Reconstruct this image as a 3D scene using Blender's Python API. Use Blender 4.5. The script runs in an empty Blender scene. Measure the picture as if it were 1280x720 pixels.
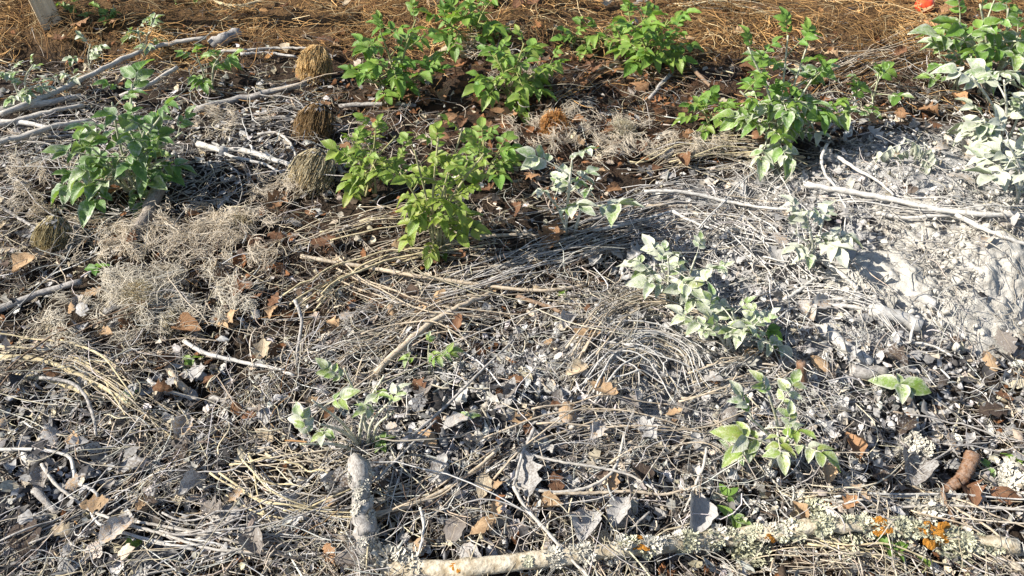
import bpy, math, random
import numpy as np
from mathutils import Matrix, Vector, Euler

# ------------------------------------------------------------------ camera, sky, sun, exposure
SC = bpy.context.scene
COL = SC.collection
R = math.radians
CAM_H, PITCH, LENS = 1.55, 46.0, 26.0
cam_d = bpy.data.cameras.new('camera'); cam_d.lens = LENS; cam_d.sensor_width = 36.0
cam_d.clip_start = 0.05; cam_d.clip_end = 500
cam = bpy.data.objects.new('camera', cam_d); COL.objects.link(cam)
cam.location = (0, 0, CAM_H); cam.rotation_euler = (R(90 - PITCH), 0, 0)
SC.camera = cam

SUN_AZ, SUN_EL = R(183.0), R(36.0)       # direction to the sun: angle from +X, elevation
sd = Vector((math.cos(SUN_AZ) * math.cos(SUN_EL), math.sin(SUN_AZ) * math.cos(SUN_EL), math.sin(SUN_EL)))
W = bpy.data.worlds.new('World'); SC.world = W; W.use_nodes = True
nt = W.node_tree
sky = nt.nodes.new('ShaderNodeTexSky'); sky.sky_type = 'NISHITA'; sky.sun_disc = False
sky.sun_elevation = SUN_EL; sky.sun_rotation = math.atan2(sd.x, sd.y)
bg = nt.nodes['Background']; bg.inputs['Strength'].default_value = 0.085
nt.links.new(sky.outputs[0], bg.inputs[0])
sun_d = bpy.data.lights.new('sun', 'SUN'); sun_d.energy = 5.0; sun_d.angle = R(0.53); sun_d.color = (1.0, 0.93, 0.82)
sun = bpy.data.objects.new('sun', sun_d); COL.objects.link(sun)
sun.rotation_euler = sd.to_track_quat('Z', 'Y').to_euler(); sun.location = sd * 20
vs = SC.view_settings
vs.view_transform = 'Standard'; vs.look = 'None'; vs.gamma = 1.0; vs.exposure = 1.12; vs.use_curve_mapping = False
SC.cycles.max_bounces = 6; SC.cycles.diffuse_bounces = 3; SC.cycles.transmission_bounces = 3

rng = np.random.default_rng(11)
rnd = random.Random(5)

# ------------------------------------------------------------------ pixels, ground height
FPX = LENS / 36.0 * 1280
sp, cp = math.sin(R(PITCH)), math.cos(R(PITCH))
_lat = np.random.default_rng(3).random((256, 256))
def vnoise(x, y):
    x = np.asarray(x, float); y = np.asarray(y, float)
    xi = np.floor(x).astype(int); yi = np.floor(y).astype(int)
    fx = x - xi; fy = y - yi
    fx = fx * fx * (3 - 2 * fx); fy = fy * fy * (3 - 2 * fy)
    g = lambda i, j: _lat[i & 255, j & 255]
    return (g(xi, yi) * (1 - fx) + g(xi + 1, yi) * fx) * (1 - fy) + (g(xi, yi + 1) * (1 - fx) + g(xi + 1, yi + 1) * fx) * fy
def ray(px, py):
    u = (np.asarray(px, float) - 640) / FPX; v = (np.asarray(py, float) - 360) / FPX
    # right = +X, forward = (0,cp,-sp), image down = (0,-sp,-cp)
    return np.stack([u, cp - v * sp, -sp - v * cp], -1)
def flat(px, py):
    d = ray(px, py); t = -CAM_H / d[..., 2]
    return d * t[..., None] + np.array([0, 0, CAM_H])
def pix(x, y, z=0.0):
    dz = np.asarray(z) - CAM_H
    dep = y * cp - dz * sp
    dep = np.maximum(dep, 0.15)
    return 640 + FPX * x / dep, 360 + FPX * (-y * sp - dz * cp) / dep
MOUNDS = []                               # (x, y, rx, ry, height)
for (px, py, rx, ry, hh) in [(1215, 320, .34, .30, .075), (1150, 395, .22, .12, .03), (795, 440, .22, .16, .055),
                             (420, 600, .22, .12, .035), (190, 385, .2, .15, .04), (240, 305, .3, .14, .03),
                             (120, 30, .8, .28, .07), (1010, 20, .9, .25, .05), (560, 20, .6, .25, .05),
                             (1130, 210, .35, .2, .05), (60, 75, .35, .07, -.09), (905, 690, .12, .04, -.04),
                             (420, 80, .08, .06, -.03), (425, 150, .12, .06, -.04), (130, 265, .2, .08, -.05), (700, 360, .15, .06, -.03)]:
    p = flat(px, py); MOUNDS.append((p[0], p[1], rx, ry, hh))
def hgt(x, y):
    h = 0.05 * (vnoise(x * 2.1 + 7, y * 2.1) - .5) + 0.03 * (vnoise(x * 5.3, y * 5.3 + 9) - .5) + 0.016 * (vnoise(x * 14, y * 14) - .5)
    for (a, b, rx, ry, hh) in MOUNDS:
        h = h + hh * np.exp(-((x - a) / rx) ** 2 - ((y - b) / ry) ** 2)
    return h
def P(px, py, up=0.0):
    """point on the ground (plus up) that the photo shows at this pixel"""
    d = ray(px, py); z = np.zeros(d.shape[:-1])
    for _ in range(6):
        t = (z - CAM_H) / d[..., 2]
        q = d * t[..., None] + np.array([0, 0, CAM_H])
        z = hgt(q[..., 0], q[..., 1]) + up
    q[..., 2] = z
    return q
def Py(px, py, y):
    """point at this pixel on the upright plane at depth y (the plane a stem stands in)"""
    d = ray(px, py); t = y / d[1]
    return d * t + np.array([0, 0, CAM_H])
def mpp(py):                               # metres per photo pixel on the ground at this row
    return CAM_H / (sp + (py - 360) / FPX * cp) / FPX
def G(px, py, cx, cy, rx, ry, p=2):
    return np.exp(-(np.abs((px - cx) / rx) ** p) - (np.abs((py - cy) / ry) ** p))
def sstep(a, b, x):
    t = np.clip((x - a) / (b - a), 0, 1); return t * t * (3 - 2 * t)
def ash_map(px, py):                       # where wood ash was spread on the bed
    a = 1.0 * G(px, py, 1210, 320, 170, 95, 3) + .75 * G(px, py, 960, 320, 170, 100) + .6 * G(px, py, 1080, 470, 260, 110)
    a = a + .8 * G(px, py, 1180, 205, 190, 70) + .5 * G(px, py, 880, 280, 120, 70) + .5 * G(px, py, 760, 460, 200, 120) + .45 * G(px, py, 850, 640, 500, 90)
    a = a + .42 * G(px, py, 480, 500, 200, 130) + .38 * G(px, py, 60, 600, 180, 160) + .4 * G(px, py, 120, 190, 240, 90) + .3 * G(px, py, 330, 170, 120, 60)
    return np.clip(a, 0, 1) * sstep(60, 140, py + (px - 640) * .03)
def hay_map(px, py):
    return np.clip(1 - sstep(48, 92, py + 10 * np.sin(px * .02)), 0, 1) * 1.0
def brown_map(px, py):
    return np.clip(G(px, py, 760, 130, 230, 80) + .7 * G(px, py, 560, 110, 160, 60) + .6 * G(px, py, 1120, 110, 120, 50) + .4 * G(px, py, 300, 320, 120, 60) + .3 * G(px, py, 480, 300, 120, 50), 0, 1)

# ------------------------------------------------------------------ mesh helpers
def mk(name, v, f, parent=None, mat=None, col=None, tc=None, smooth=True, link=True):
    v = np.ascontiguousarray(v, dtype=np.float32).reshape(-1, 3); f = np.ascontiguousarray(f, dtype=np.int32)
    me = bpy.data.meshes.new(name)
    k = f.shape[1]
    me.vertices.add(len(v)); me.vertices.foreach_set('co', v.ravel())
    me.loops.add(f.size); me.loops.foreach_set('vertex_index', f.ravel())
    me.polygons.add(len(f)); me.polygons.foreach_set('loop_start', np.arange(0, f.size, k, dtype=np.int32))
    me.polygons.foreach_set('use_smooth', np.full(len(f), smooth))
    if col is not None:
        a = me.attributes.new('Col', 'FLOAT_COLOR', 'POINT')
        c4 = np.ones((len(v), 4), np.float32); c4[:, :col.shape[-1]] = col.reshape(len(v), -1); a.data.foreach_set('color', c4.ravel())
    if tc is not None:
        a = me.attributes.new('tc', 'FLOAT_VECTOR', 'POINT'); a.data.foreach_set('vector', np.ascontiguousarray(tc, dtype=np.float32).ravel())
    me.update(calc_edges=True); me.validate()
    if mat: me.materials.append(mat)
    if not link: return me
    return ob(name, me, parent)
def ob(name, me, parent=None, M=None):
    o = bpy.data.objects.new(name, me); COL.objects.link(o)
    if parent: o.parent = parent
    if M is not None: o.matrix_basis = M
    return o
def tag(o, label=None, cat=None, group=None, kind=None):
    if label: o['label'] = label
    if cat: o['category'] = cat
    if group: o['group'] = group
    if kind: o['kind'] = kind
    return o
def empty(name, loc, label, cat, group=None):
    o = bpy.data.objects.new(name, None); COL.objects.link(o); o.location = loc; o.empty_display_size = .05
    return tag(o, label, cat, group)
def tubes(Pt, Rd, sides=3, flatten=1.0):
    N, S, _ = Pt.shape
    T = np.gradient(Pt, axis=1); T /= np.linalg.norm(T, axis=2, keepdims=True) + 1e-12
    up = np.zeros_like(T); up[..., 2] = 1
    vert = np.abs(T[..., 2]) > .97; up[vert] = (0, 1, 0)
    A = np.cross(T, up); A /= np.linalg.norm(A, axis=2, keepdims=True) + 1e-12
    B = np.cross(A, T)
    ang = np.arange(sides) * 2 * np.pi / sides
    V = Pt[:, :, None, :] + Rd[:, :, None, None] * (np.cos(ang)[None, None, :, None] * A[:, :, None, :] + flatten * np.sin(ang)[None, None, :, None] * B[:, :, None, :])
    i = np.arange(N)[:, None, None] * S * sides; j = np.arange(S - 1)[None, :, None] * sides; k = np.arange(sides)[None, None, :]; k2 = (k + 1) % sides
    F = np.stack([i + j + k, i + j + k2, i + j + sides + k2, i + j + sides + k], -1).reshape(-1, 4)
    return V, F
def resample(pts, n):
    """smooth curve through the points, n samples"""
    pts = np.asarray(pts, float)
    if len(pts) == 2: pts = np.array([pts[0], (pts[0] + pts[1]) / 2, pts[1]])
    e = np.vstack([2 * pts[0] - pts[1], pts, 2 * pts[-1] - pts[-2]])
    out = []
    for i in range(1, len(e) - 2):
        t = np.linspace(0, 1, 20, endpoint=False)[:, None]
        p0, p1, p2, p3 = e[i - 1], e[i], e[i + 1], e[i + 2]
        out.append(.5 * ((2 * p1) + (-p0 + p2) * t + (2 * p0 - 5 * p1 + 4 * p2 - p3) * t ** 2 + (-p0 + 3 * p1 - 3 * p2 + p3) * t ** 3))
    c = np.vstack(out + [pts[-1:]])
    s = np.concatenate([[0], np.cumsum(np.linalg.norm(np.diff(c, axis=0), axis=1))])
    u = np.linspace(0, s[-1], n)
    return np.stack([np.interp(u, s, c[:, k]) for k in range(c.shape[1])], 1)

# ------------------------------------------------------------------ materials
class NT:
    def __init__(s, name):
        s.m = bpy.data.materials.new(name); s.m.use_nodes = True; s.t = s.m.node_tree
        s.b = s.t.nodes['Principled BSDF']; s.out = s.t.nodes['Material Output']
        s.b.inputs['Roughness'].default_value = .9; s.b.inputs['Specular IOR Level'].default_value = .15
    def n(s, typ, **kw):
        x = s.t.nodes.new(typ)
        for k, v in kw.items():
            if k.startswith('i_'):
                key = k[2:]; x.inputs[int(key) if key.isdigit() else key].default_value = v
            else: setattr(x, k, v)
        return x
    def l(s, a, b): s.t.links.new(a, b)
    def noise(s, scale, detail=4, vec=None, rough=.6):
        x = s.n('ShaderNodeTexNoise', i_Scale=scale, i_Detail=detail, i_Roughness=rough)
        if vec is not None: s.l(vec, x.inputs['Vector'])
        return x.outputs[0]
    def attr(s, name, typ='GEOMETRY'): return s.n('ShaderNodeAttribute', attribute_name=name, attribute_type=typ)
    def ramp(s, fac, a, b, c0=0.0, c1=1.0):
        x = s.n('ShaderNodeMapRange', interpolation_type='SMOOTHSTEP', i_1=a, i_2=b, i_3=c0, i_4=c1); s.l(fac, x.inputs[0]); return x.outputs[0]
    def math(s, op, a, b=None):
        x = s.n('ShaderNodeMath', operation=op)
        for i, q in enumerate((a, b)):
            if q is None: continue
            if isinstance(q, (int, float)): x.inputs[i].default_value = q
            else: s.l(q, x.inputs[i])
        return x.outputs[0]
    def mix(s, fac, a, b, blend='MIX'):
        x = s.n('ShaderNodeMix', data_type='RGBA', blend_type=blend)
        for i, q in ((0, fac), (6, a), (7, b)):
            if isinstance(q, (int, float)): x.inputs[i].default_value = q
            elif isinstance(q, tuple): x.inputs[i].default_value = (*q, 1) if len(q) == 3 else q
            else: s.l(q, x.inputs[i])
        return x.outputs[2]
    def base(s, c): s.l(c, s.b.inputs['Base Color'])
    def bump(s, h, strength=.5, dist=.002):
        x = s.n('ShaderNodeBump', i_Strength=strength, i_Distance=dist); s.l(h, x.inputs['Height']); s.l(x.outputs[0], s.b.inputs['Normal'])
    def upz(s):
        g = s.n('ShaderNodeNewGeometry'); x = s.n('ShaderNodeSeparateXYZ'); s.l(g.outputs['Normal'], x.inputs[0]); return x.outputs[2]
    def pos(s): return s.n('ShaderNodeNewGeometry').outputs['Position']
    def obj(s): return s.n('ShaderNodeTexCoord').outputs['Object']

ASH = (.56, .545, .515)
def mat_litter(name, translucent=0.0, vary=.5):
    m = NT(name); c = m.attr('Col').outputs['Color']
    n = m.noise(160, 3, m.pos())
    col = m.mix(m.ramp(n, .35, .7, 0, vary), c, m.mix(1.0, c, (.45, .42, .38), 'MULTIPLY'))
    m.base(col)
    if translucent:
        t = m.n('ShaderNodeBsdfTranslucent'); m.l(col, t.inputs[0]); mx = m.n('ShaderNodeMixShader', i_0=translucent)
        m.l(m.b.outputs[0], mx.inputs[1]); m.l(t.outputs[0], mx.inputs[2]); m.l(mx.outputs[0], m.out.inputs[0])
    return m.m
M_LIT = mat_litter('dry_litter'); M_FLAKE = mat_litter('litter_flake', .12, .7); M_FLUFF = mat_litter('fluff', .5, .05)

def mat_stick(name, c1, c2, ash=.4, rough_bump=.8):
    m = NT(name); tc = m.attr('tc').outputs['Vector']
    n = m.noise(350, 5, tc); n2 = m.noise(60, 3, m.pos())
    col = m.mix(m.ramp(n, .3, .7), c1, c2)
    col = m.mix(m.ramp(n2, .45, .7, 0, .6), col, tuple(x * .45 for x in c1))
    dust = m.math('MULTIPLY', m.ramp(m.upz(), -.1, .7), m.ramp(m.noise(140, 4, m.pos()), .38, .62))
    col = m.mix(m.math('MULTIPLY', dust, ash), col, ASH)
    m.base(col); m.bump(n, rough_bump, .0025)
    return m.m
M_STICK = {'pale': mat_stick('pale_weathered_wood', (.34, .305, .26), (.5, .465, .41), .4),
           'tan': mat_stick('tan_dry_stem', (.36, .28, .19), (.5, .42, .31), .25),
           'straw': mat_stick('straw_stem', (.47, .39, .22), (.58, .5, .33), .1),
           'grey': mat_stick('grey_wood', (.2, .18, .165), (.33, .31, .285), .4),
           'white': mat_stick('bleached_wood', (.42, .4, .37), (.58, .555, .51), .4),
           'ashy': mat_stick('ash_coated_wood', (.36, .345, .32), (.5, .48, .445), .7),
           'brown': mat_stick('brown_bark', (.12, .075, .045), (.24, .16, .1), .12),
           'bark': mat_stick('rough_grey_bark', (.13, .105, .085), (.27, .23, .19), .2, 1.0),
           'char': mat_stick('charred_wood', (.02, .02, .022), (.075, .075, .08), .2, 1.0),
           'red': mat_stick('reddish_bark', (.12, .062, .035), (.22, .125, .07), .15)}

def mat_leaf():
    m = NT('living_leaf'); oi = m.n('ShaderNodeObjectInfo')
    sx = m.n('ShaderNodeSeparateColor'); m.l(oi.outputs['Color'], sx.inputs[0])
    ash, yel = sx.outputs[0], sx.outputs[1]
    tc = m.attr('tc').outputs['Vector']; sv = m.n('ShaderNodeSeparateXYZ'); m.l(tc, sv.inputs[0])
    au = m.math('ABSOLUTE', sv.outputs[0])
    w = m.math('SINE', m.math('MULTIPLY', m.math('SUBTRACT', sv.outputs[1], m.math('MULTIPLY', au, .28)), 42.0))
    vein = m.math('MAXIMUM', m.ramp(w, .8, 1.0), m.ramp(au, .09, .02))
    n = m.noise(70, 3, m.pos())
    g = m.mix(oi.outputs['Random'], (.085, .21, .032), (.19, .36, .05))
    g = m.mix(sx.outputs[2], g, (.05, .14, .055))
    g = m.mix(m.ramp(n, .3, .7, 0, .5), g, (.06, .15, .03))
    g = m.mix(m.ramp(vein, 0, 1, 0, .45), g, (.22, .34, .1))
    g = m.mix(yel, g, m.mix(m.ramp(n, .35, .65), (.33, .4, .06), (.38, .34, .1)))
    d1 = m.noise(300, 5, m.pos(), .8); d2 = m.noise(55, 4, m.pos())
    dd = m.math('ADD', m.math('MULTIPLY', d1, .55), m.math('MULTIPLY', d2, .45))
    dd = m.math('ADD', dd, m.math('MULTIPLY', m.ramp(au, .55, 1.0), .1))
    thr = m.math('SUBTRACT', .84, m.math('MULTIPLY', ash, .5))
    f = m.ramp(m.math('SUBTRACT', dd, thr), -.13, .15)
    f = m.math('MULTIPLY', f, m.ramp(ash, 0, .12))
    f = m.math('MULTIPLY', f, m.ramp(m.upz(), -1, .3, .75, 1))
    col = m.mix(m.math('MULTIPLY', f, .9), g, (.47, .47, .405))
    m.base(col); m.b.inputs['Roughness'].default_value = .45; m.b.inputs['Specular IOR Level'].default_value = .45
    bh = m.math('SUBTRACT', m.math('MULTIPLY', d1, .6), m.math('MULTIPLY', vein, .6)); m.bump(bh, .5, .002)
    t = m.n('ShaderNodeBsdfTranslucent'); m.l(m.mix(.5, col, (.28, .42, .03), 'MIX'), t.inputs[0])
    mx = m.n('ShaderNodeMixShader'); m.l(m.math('MULTIPLY', m.math('SUBTRACT', 1.0, m.math('MULTIPLY', f, .8)), .38), mx.inputs[0])
    m.l(m.b.outputs[0], mx.inputs[1]); m.l(t.outputs[0], mx.inputs[2]); m.l(mx.outputs[0], m.out.inputs[0])
    return m.m
M_LEAF = mat_leaf()
def mat_stemgreen():
    m = NT('plant_stem'); oi = m.n('ShaderNodeObjectInfo'); sx = m.n('ShaderNodeSeparateColor'); m.l(oi.outputs['Color'], sx.inputs[0])
    n = m.noise(120, 4, m.pos())
    c = m.mix(m.ramp(n, .35, .65), (.15, .2, .06), (.28, .29, .12)); c = m.mix(sx.outputs[1], c, (.3, .24, .12))
    f = m.math('MULTIPLY', sx.outputs[0], m.ramp(n, .25, .6)); m.base(m.mix(f, c, ASH)); m.bump(n, .4, .001); return m.m
M_STEM = mat_stemgreen()
def mat_dead():
    m = NT('dead_leaf'); oi = m.n('ShaderNodeObjectInfo')
    tc = m.attr('tc').outputs['Vector']; sv = m.n('ShaderNodeSeparateXYZ'); m.l(tc, sv.inputs[0]); au = m.math('ABSOLUTE', sv.outputs[0])
    w = m.math('SINE', m.math('MULTIPLY', m.math('SUBTRACT', sv.outputs[1], m.math('MULTIPLY', au, .5)), 34.0))
    vein = m.math('MAXIMUM', m.ramp(w, .85, 1.0), m.ramp(au, .1, .03))
    n = m.noise(55, 5, m.pos()); n2 = m.noise(220, 4, m.pos())
    c = oi.outputs['Color']
    c = m.mix(m.ramp(n, .35, .7, 0, .65), c, m.mix(1.0, c, (.5, .42, .36), 'MULTIPLY'))
    c = m.mix(m.math('MULTIPLY', vein, .35), c, m.mix(.5, c, (.5, .4, .25)))
    thr = m.math('SUBTRACT', .88, m.math('MULTIPLY', oi.outputs['Alpha'], .6))
    f = m.ramp(m.math('SUBTRACT', m.math('ADD', m.math('MULTIPLY', n, .55), m.math('MULTIPLY', n2, .45)), thr), -.08, .12)
    f = m.math('MULTIPLY', f, m.ramp(oi.outputs['Alpha'], 0, .1))
    c = m.mix(m.math('MULTIPLY', f, .92), c, (.38, .372, .36))
    m.base(c); m.bump(m.math('ADD', n2, m.math('MULTIPLY', vein, .5)), .6, .0025); m.b.inputs['Roughness'].default_value = .75
    t = m.n('ShaderNodeBsdfTranslucent'); m.l(c, t.inputs[0]); mx = m.n('ShaderNodeMixShader', i_0=.15)
    m.l(m.b.outputs[0], mx.inputs[1]); m.l(t.outputs[0], mx.inputs[2]); m.l(mx.outputs[0], m.out.inputs[0]); return m.m
M_DEAD = mat_dead()
def mat_ground():
    m = NT('garden_soil'); a = m.attr('Col'); sx = m.n('ShaderNodeSeparateColor'); m.l(a.outputs['Color'], sx.inputs[0])
    p = m.pos(); n1 = m.noise(14, 6, p, .7); n2 = m.noise(90, 6, p, .7); n3 = m.noise(400, 3, p)
    c = m.mix(m.ramp(n2, .35, .65), (.018, .013, .01), (.06, .043, .03))
    c = m.mix(m.math('MULTIPLY', sx.outputs[1], m.ramp(n2, .3, .6)), c, m.mix(n3, (.08, .045, .02), (.24, .14, .06)))
    c = m.mix(m.math('MULTIPLY', sx.outputs[2], m.ramp(n1, .4, .6)), c, (.085, .045, .025))
    thr = m.math('SUBTRACT', .95, m.math('MULTIPLY', sx.outputs[0], .75))
    f = m.ramp(m.math('SUBTRACT', m.math('ADD', m.math('MULTIPLY', n1, .5), m.math('MULTIPLY', n2, .5)), thr), -.1, .15)
    c = m.mix(f, c, m.mix(m.ramp(n3, .3, .7), (.34, .34, .345), (.56, .55, .535)))
    m.base(c); m.bump(m.math('ADD', n2, m.math('MULTIPLY', n3, .4)), 1.0, .012); return m.m
M_SOIL = mat_ground()
def mat_ash():
    m = NT('wood_ash'); p = m.pos(); n = m.noise(60, 6, p, .7); n2 = m.noise(300, 4, p)
    c = m.mix(m.ramp(n, .3, .7), (.36, .345, .315), (.5, .48, .43)); c = m.mix(m.ramp(m.noise(22, 5, p), .5, .68, 0, .6), c, (.27, .25, .22))
    m.base(c); m.bump(m.math('ADD', n, m.math('MULTIPLY', n2, .3)), 1.0, .008); return m.m
M_ASH = mat_ash()
def mat_simple(name, c1, c2, scale=80, rough=.85, bump=.5, dist=.003):
    m = NT(name); n = m.noise(scale, 5, m.obj()); m.base(m.mix(m.ramp(n, .3, .7), c1, c2)); m.b.inputs['Roughness'].default_value = rough; m.bump(n, bump, dist); return m.m
M_LICHEN = mat_simple('pale_green_lichen', (.38, .385, .27), (.58, .57, .43), 150)
M_LICHENW = mat_simple('grey_white_lichen', (.44, .42, .36), (.62, .59, .51), 150)
M_ORANGE = mat_simple('orange_lichen', (.36, .14, .02), (.52, .25, .045), 6, .9, .8, .02)
M_LOG = mat_simple('lichen_crusted_bark', (.25, .2, .13), (.55, .5, .4), 55, .9, 1.0, .006)

# ------------------------------------------------------------------ ground
def graded(lo, hi, step, far):
    core = np.arange(lo, hi, step); g = []; s = step; x = 0
    while x < far: s *= 1.25; x += s; g.append(x)
    g = np.array(g); return np.concatenate([lo - g[::-1], core, core[-1] + g])
gx, gy = graded(-2.9, 2.9, .014, 60), graded(.3, 4.3, .012, 60)
X, Y = np.meshgrid(gx, gy); Z = hgt(X, Y)
near = np.exp(-np.maximum(0, np.abs(X) - 2.9)) * np.exp(-np.maximum(0, np.abs(Y - 2.3) - 2))
Z = Z + near * (.014 * (vnoise(X * 38, Y * 38) - .5) + .008 * (vnoise(X * 71, Y * 71) - .5)) - .004
px_, py_ = pix(X, np.maximum(Y, .2), Z)
gc = np.stack([ash_map(px_, py_) * near, hay_map(px_, py_), brown_map(px_, py_)], -1)
ny, nx = X.shape; ii = np.arange(ny - 1)[:, None] * nx + np.arange(nx - 1)[None]
F = np.stack([ii, ii + 1, ii + nx + 1, ii + nx], -1).reshape(-1, 4)
g = mk('ground', np.stack([X, Y, Z], -1), F, mat=M_SOIL, col=gc.reshape(-1, 3)); tag(g, kind='structure')

# ash heap: an irregular low dome of powder
def ash_heap(name, px, py, rx, ry, h, label):
    c = P(px, py); th = np.linspace(0, 2 * np.pi, 150, endpoint=False); rr = np.linspace(0, 1, 60)
    T, Rr = np.meshgrid(th, rr)
    edge = 1 + .35 * (vnoise(np.cos(T) * 1.7 + 30 + px, np.sin(T) * 1.7) - .5) * 2 * Rr
    x = c[0] + rx * Rr * edge * np.cos(T); y = c[1] + ry * Rr * edge * np.sin(T)
    prof = h * (1 - Rr ** 2) ** .8 - .012 * Rr ** 3
    z = hgt(x, y) + prof + (1 - Rr ** 4) * (.055 * (vnoise(x * 9, y * 9) - .5) + .024 * (vnoise(x * 34, y * 34) - .5) + .012 * (vnoise(x * 95, y * 95) - .5))
    nR, nT = T.shape; a = np.arange(nR - 1)[:, None] * nT; b = np.arange(nT)[None]; b2 = (b + 1) % nT
    f = np.stack([a + b, a + b2, a + nT + b2, a + nT + b], -1).reshape(-1, 4)
    o = mk(name, np.stack([x, y, z], -1), f, mat=M_ASH); return tag(o, label, 'ash', kind='stuff')
ash_heap('ash_heap', 1205, 335, .38, .28, .028, 'heap of pale powdery wood ash poured among the dusted plants')

# ------------------------------------------------------------------ litter (uncountable): stalks, needles, rootlets, flakes, crumbs, fluff
PAL = {'ash': (.6, .58, .55), 'straw': (.52, .45, .33), 'brown': (.12, .085, .062), 'dark': (.045, .04, .038), 'gold': (.4, .235, .095), 'grey': (.33, .315, .295), 'tan': (.44, .385, .31)}
PN = ['ash', 'straw', 'brown', 'dark', 'gold', 'grey', 'tan']; PA = np.array([PAL[k] for k in PN])
def litter_cols(px, py, n):
    a, h, b = ash_map(px, py), hay_map(px, py), brown_map(px, py)
    left = sstep(420, 60, px) * sstep(150, 420, py)
    w = np.stack([a * 1.8 + .25 * (1 - h), .5 + .2 * (1 - a) + 0 * px, .2 + b * 1.6 + h * .7, .28 + .3 * b + .25 * left, h * 2.6, .35 + .45 * a, .55 * (1 - h) + 0 * px], -1)
    w = np.clip(w, .01, None); w /= w.sum(1, keepdims=True)
    k = (rng.random(n)[:, None] > np.cumsum(w, 1)).sum(1).clip(0, 6)
    c = PA[k] * rng.uniform(.65, 1.25, (n, 1)) * rng.uniform(.95, 1.05, (n, 3))
    dust = (a * rng.random(n) * .75)[:, None]
    return np.clip(c * (1 - dust) + np.array(ASH) * .9 * dust, .01, .75)
def sample_px(n, dens=None, y0=-60, y1=800, x0=-400, x1=1680, top=.35):
    out = []
    tot = 0
    while tot < n:
        px = rng.uniform(x0, x1, n); u = rng.random(n)
        py = y0 + (y1 - y0) * (u * (1 - top) + u * u * top)
        if dens is not None:
            k = rng.random(n) < dens(px, py); px, py = px[k], py[k]
        out.append(np.stack([px, py], 1)); tot += len(px)
    return np.vstack(out)[:n].T
def stalks(n, px, py, L, wid, S=7, curl=1.0, lift=.03, heading=None, tilt=.12, sides=3, waves=.0, kink=.35):
    c = flat(px, py)
    th = rng.uniform(0, 2 * np.pi, n) if heading is None else heading
    s = np.linspace(-.5, .5, S)[None]
    k = rng.normal(0, curl, n)[:, None]; k2 = rng.normal(0, curl * 1.3, n)[:, None]
    ang = th[:, None] + k * s + k2 * s * s * 2 + waves * rng.normal(0, 1, (n, S))
    kk = rng.integers(1, S - 1, n)[:, None]; ang = ang + (np.arange(S)[None] >= kk) * np.where(rng.random((n, 1)) < kink, rng.normal(0, .7, (n, 1)), 0)
    dx = np.cos(ang) * L[:, None] / (S - 1); dy = np.sin(ang) * L[:, None] / (S - 1)
    x = np.cumsum(dx, 1); y = np.cumsum(dy, 1)
    x += c[:, 0:1] - x.mean(1, keepdims=True); y += c[:, 1:2] - y.mean(1, keepdims=True)
    z = hgt(x, y) + rng.exponential(lift, n).clip(0, lift * 3.5)[:, None] + .003 + s * L[:, None] * rng.normal(0, tilt, n)[:, None] + (.25 - s * s) * L[:, None] * np.abs(rng.normal(0, tilt * 1.2, n))[:, None]
    z = np.maximum(z, hgt(x, y) - .004)
    r = wid[:, None] * .5 * (1 - .55 * np.abs(s + .1)) * np.ones((n, S))
    return np.stack([x, y, z], -1), r
def add_stuff(name, label, cat, Pt, Rd, col, mat, sides=3, flatten=1.0):
    V, Fq = tubes(Pt, Rd, sides, flatten); cc = np.repeat(col, Pt.shape[1] * sides, 0)
    return tag(mk(name, V, Fq, mat=mat, col=cc), label, cat, kind='stuff')

def clump(x, y): return .06 + .94 * sstep(.40, .62, .6 * vnoise(x * .016 + 5, y * .024) + .4 * vnoise(x * .04, y * .055 + 3))
def bare(x, y): return np.clip(G(x, y, 70, 620, 190, 90) + .8 * G(x, y, 600, 540, 110, 70) + .9 * G(x, y, 1150, 510, 170, 75) + .8 * G(x, y, 300, 175, 90, 45) + .6 * G(x, y, 780, 660, 120, 40), 0, 1)
# golden hay and needles along the back of the bed
n = 18000
px, py = sample_px(n, lambda x, y: hay_map(x, y) * (.25 + .75 * sstep(.35, .6, vnoise(x * .02 + 9, y * .05))) + .02, -110, 150, -200, 1480, 0)
L = rng.uniform(.035, .16, n); Pt, Rd = stalks(n, px, py, L, rng.uniform(.0014, .0034, n), 5, .9, .024, heading=np.where(rng.random(n) < .5, rng.normal(.1, .5, n), rng.uniform(0, 6.28, n)))
c = np.where(rng.random((n, 1)) < .62, np.array([[.5, .3, .125]]), np.where(rng.random((n, 1)) < .5, np.array([[.2, .105, .045]]), np.array([[.6, .47, .27]]))) * rng.uniform(.45, 1.25, (n, 1)) * (.62 + .75 * sstep(.3, .65, vnoise(px * .013, py * .035)))[:, None]
add_stuff('dry_hay', 'golden brown dry hay and needles covering the back of the bed', 'hay', Pt, Rd, c, M_LIT)

# general tangle of dead stalks
n = 10800
px, py = sample_px(n, lambda x, y: clump(x, y) * (1 - .72 * bare(x, y)) * (1 - .45 * brown_map(x, y)) * (1 - .75 * hay_map(x, y)) * (1 - .75 * G(x, y, 1205, 335, 150, 85, 4)) * (1 - .45 * sstep(1000, 1100, x) * sstep(400, 450, y)), 0, 900)
L = rng.uniform(.04, .22, n) * np.where(rng.random(n) < .25, 1.7, .8); Pt, Rd = stalks(n, px, py, L, rng.uniform(.0014, .0030, n) * np.where(rng.random(n) < .22, 1.7, 1), 7, .9, .021, waves=.05, tilt=.07)
add_stuff('stalk_tangle', 'tangle of thin dead grey and straw coloured stalks matted over the bed', 'dry stalks', Pt, Rd, litter_cols(px, py, n), M_LIT)
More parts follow.
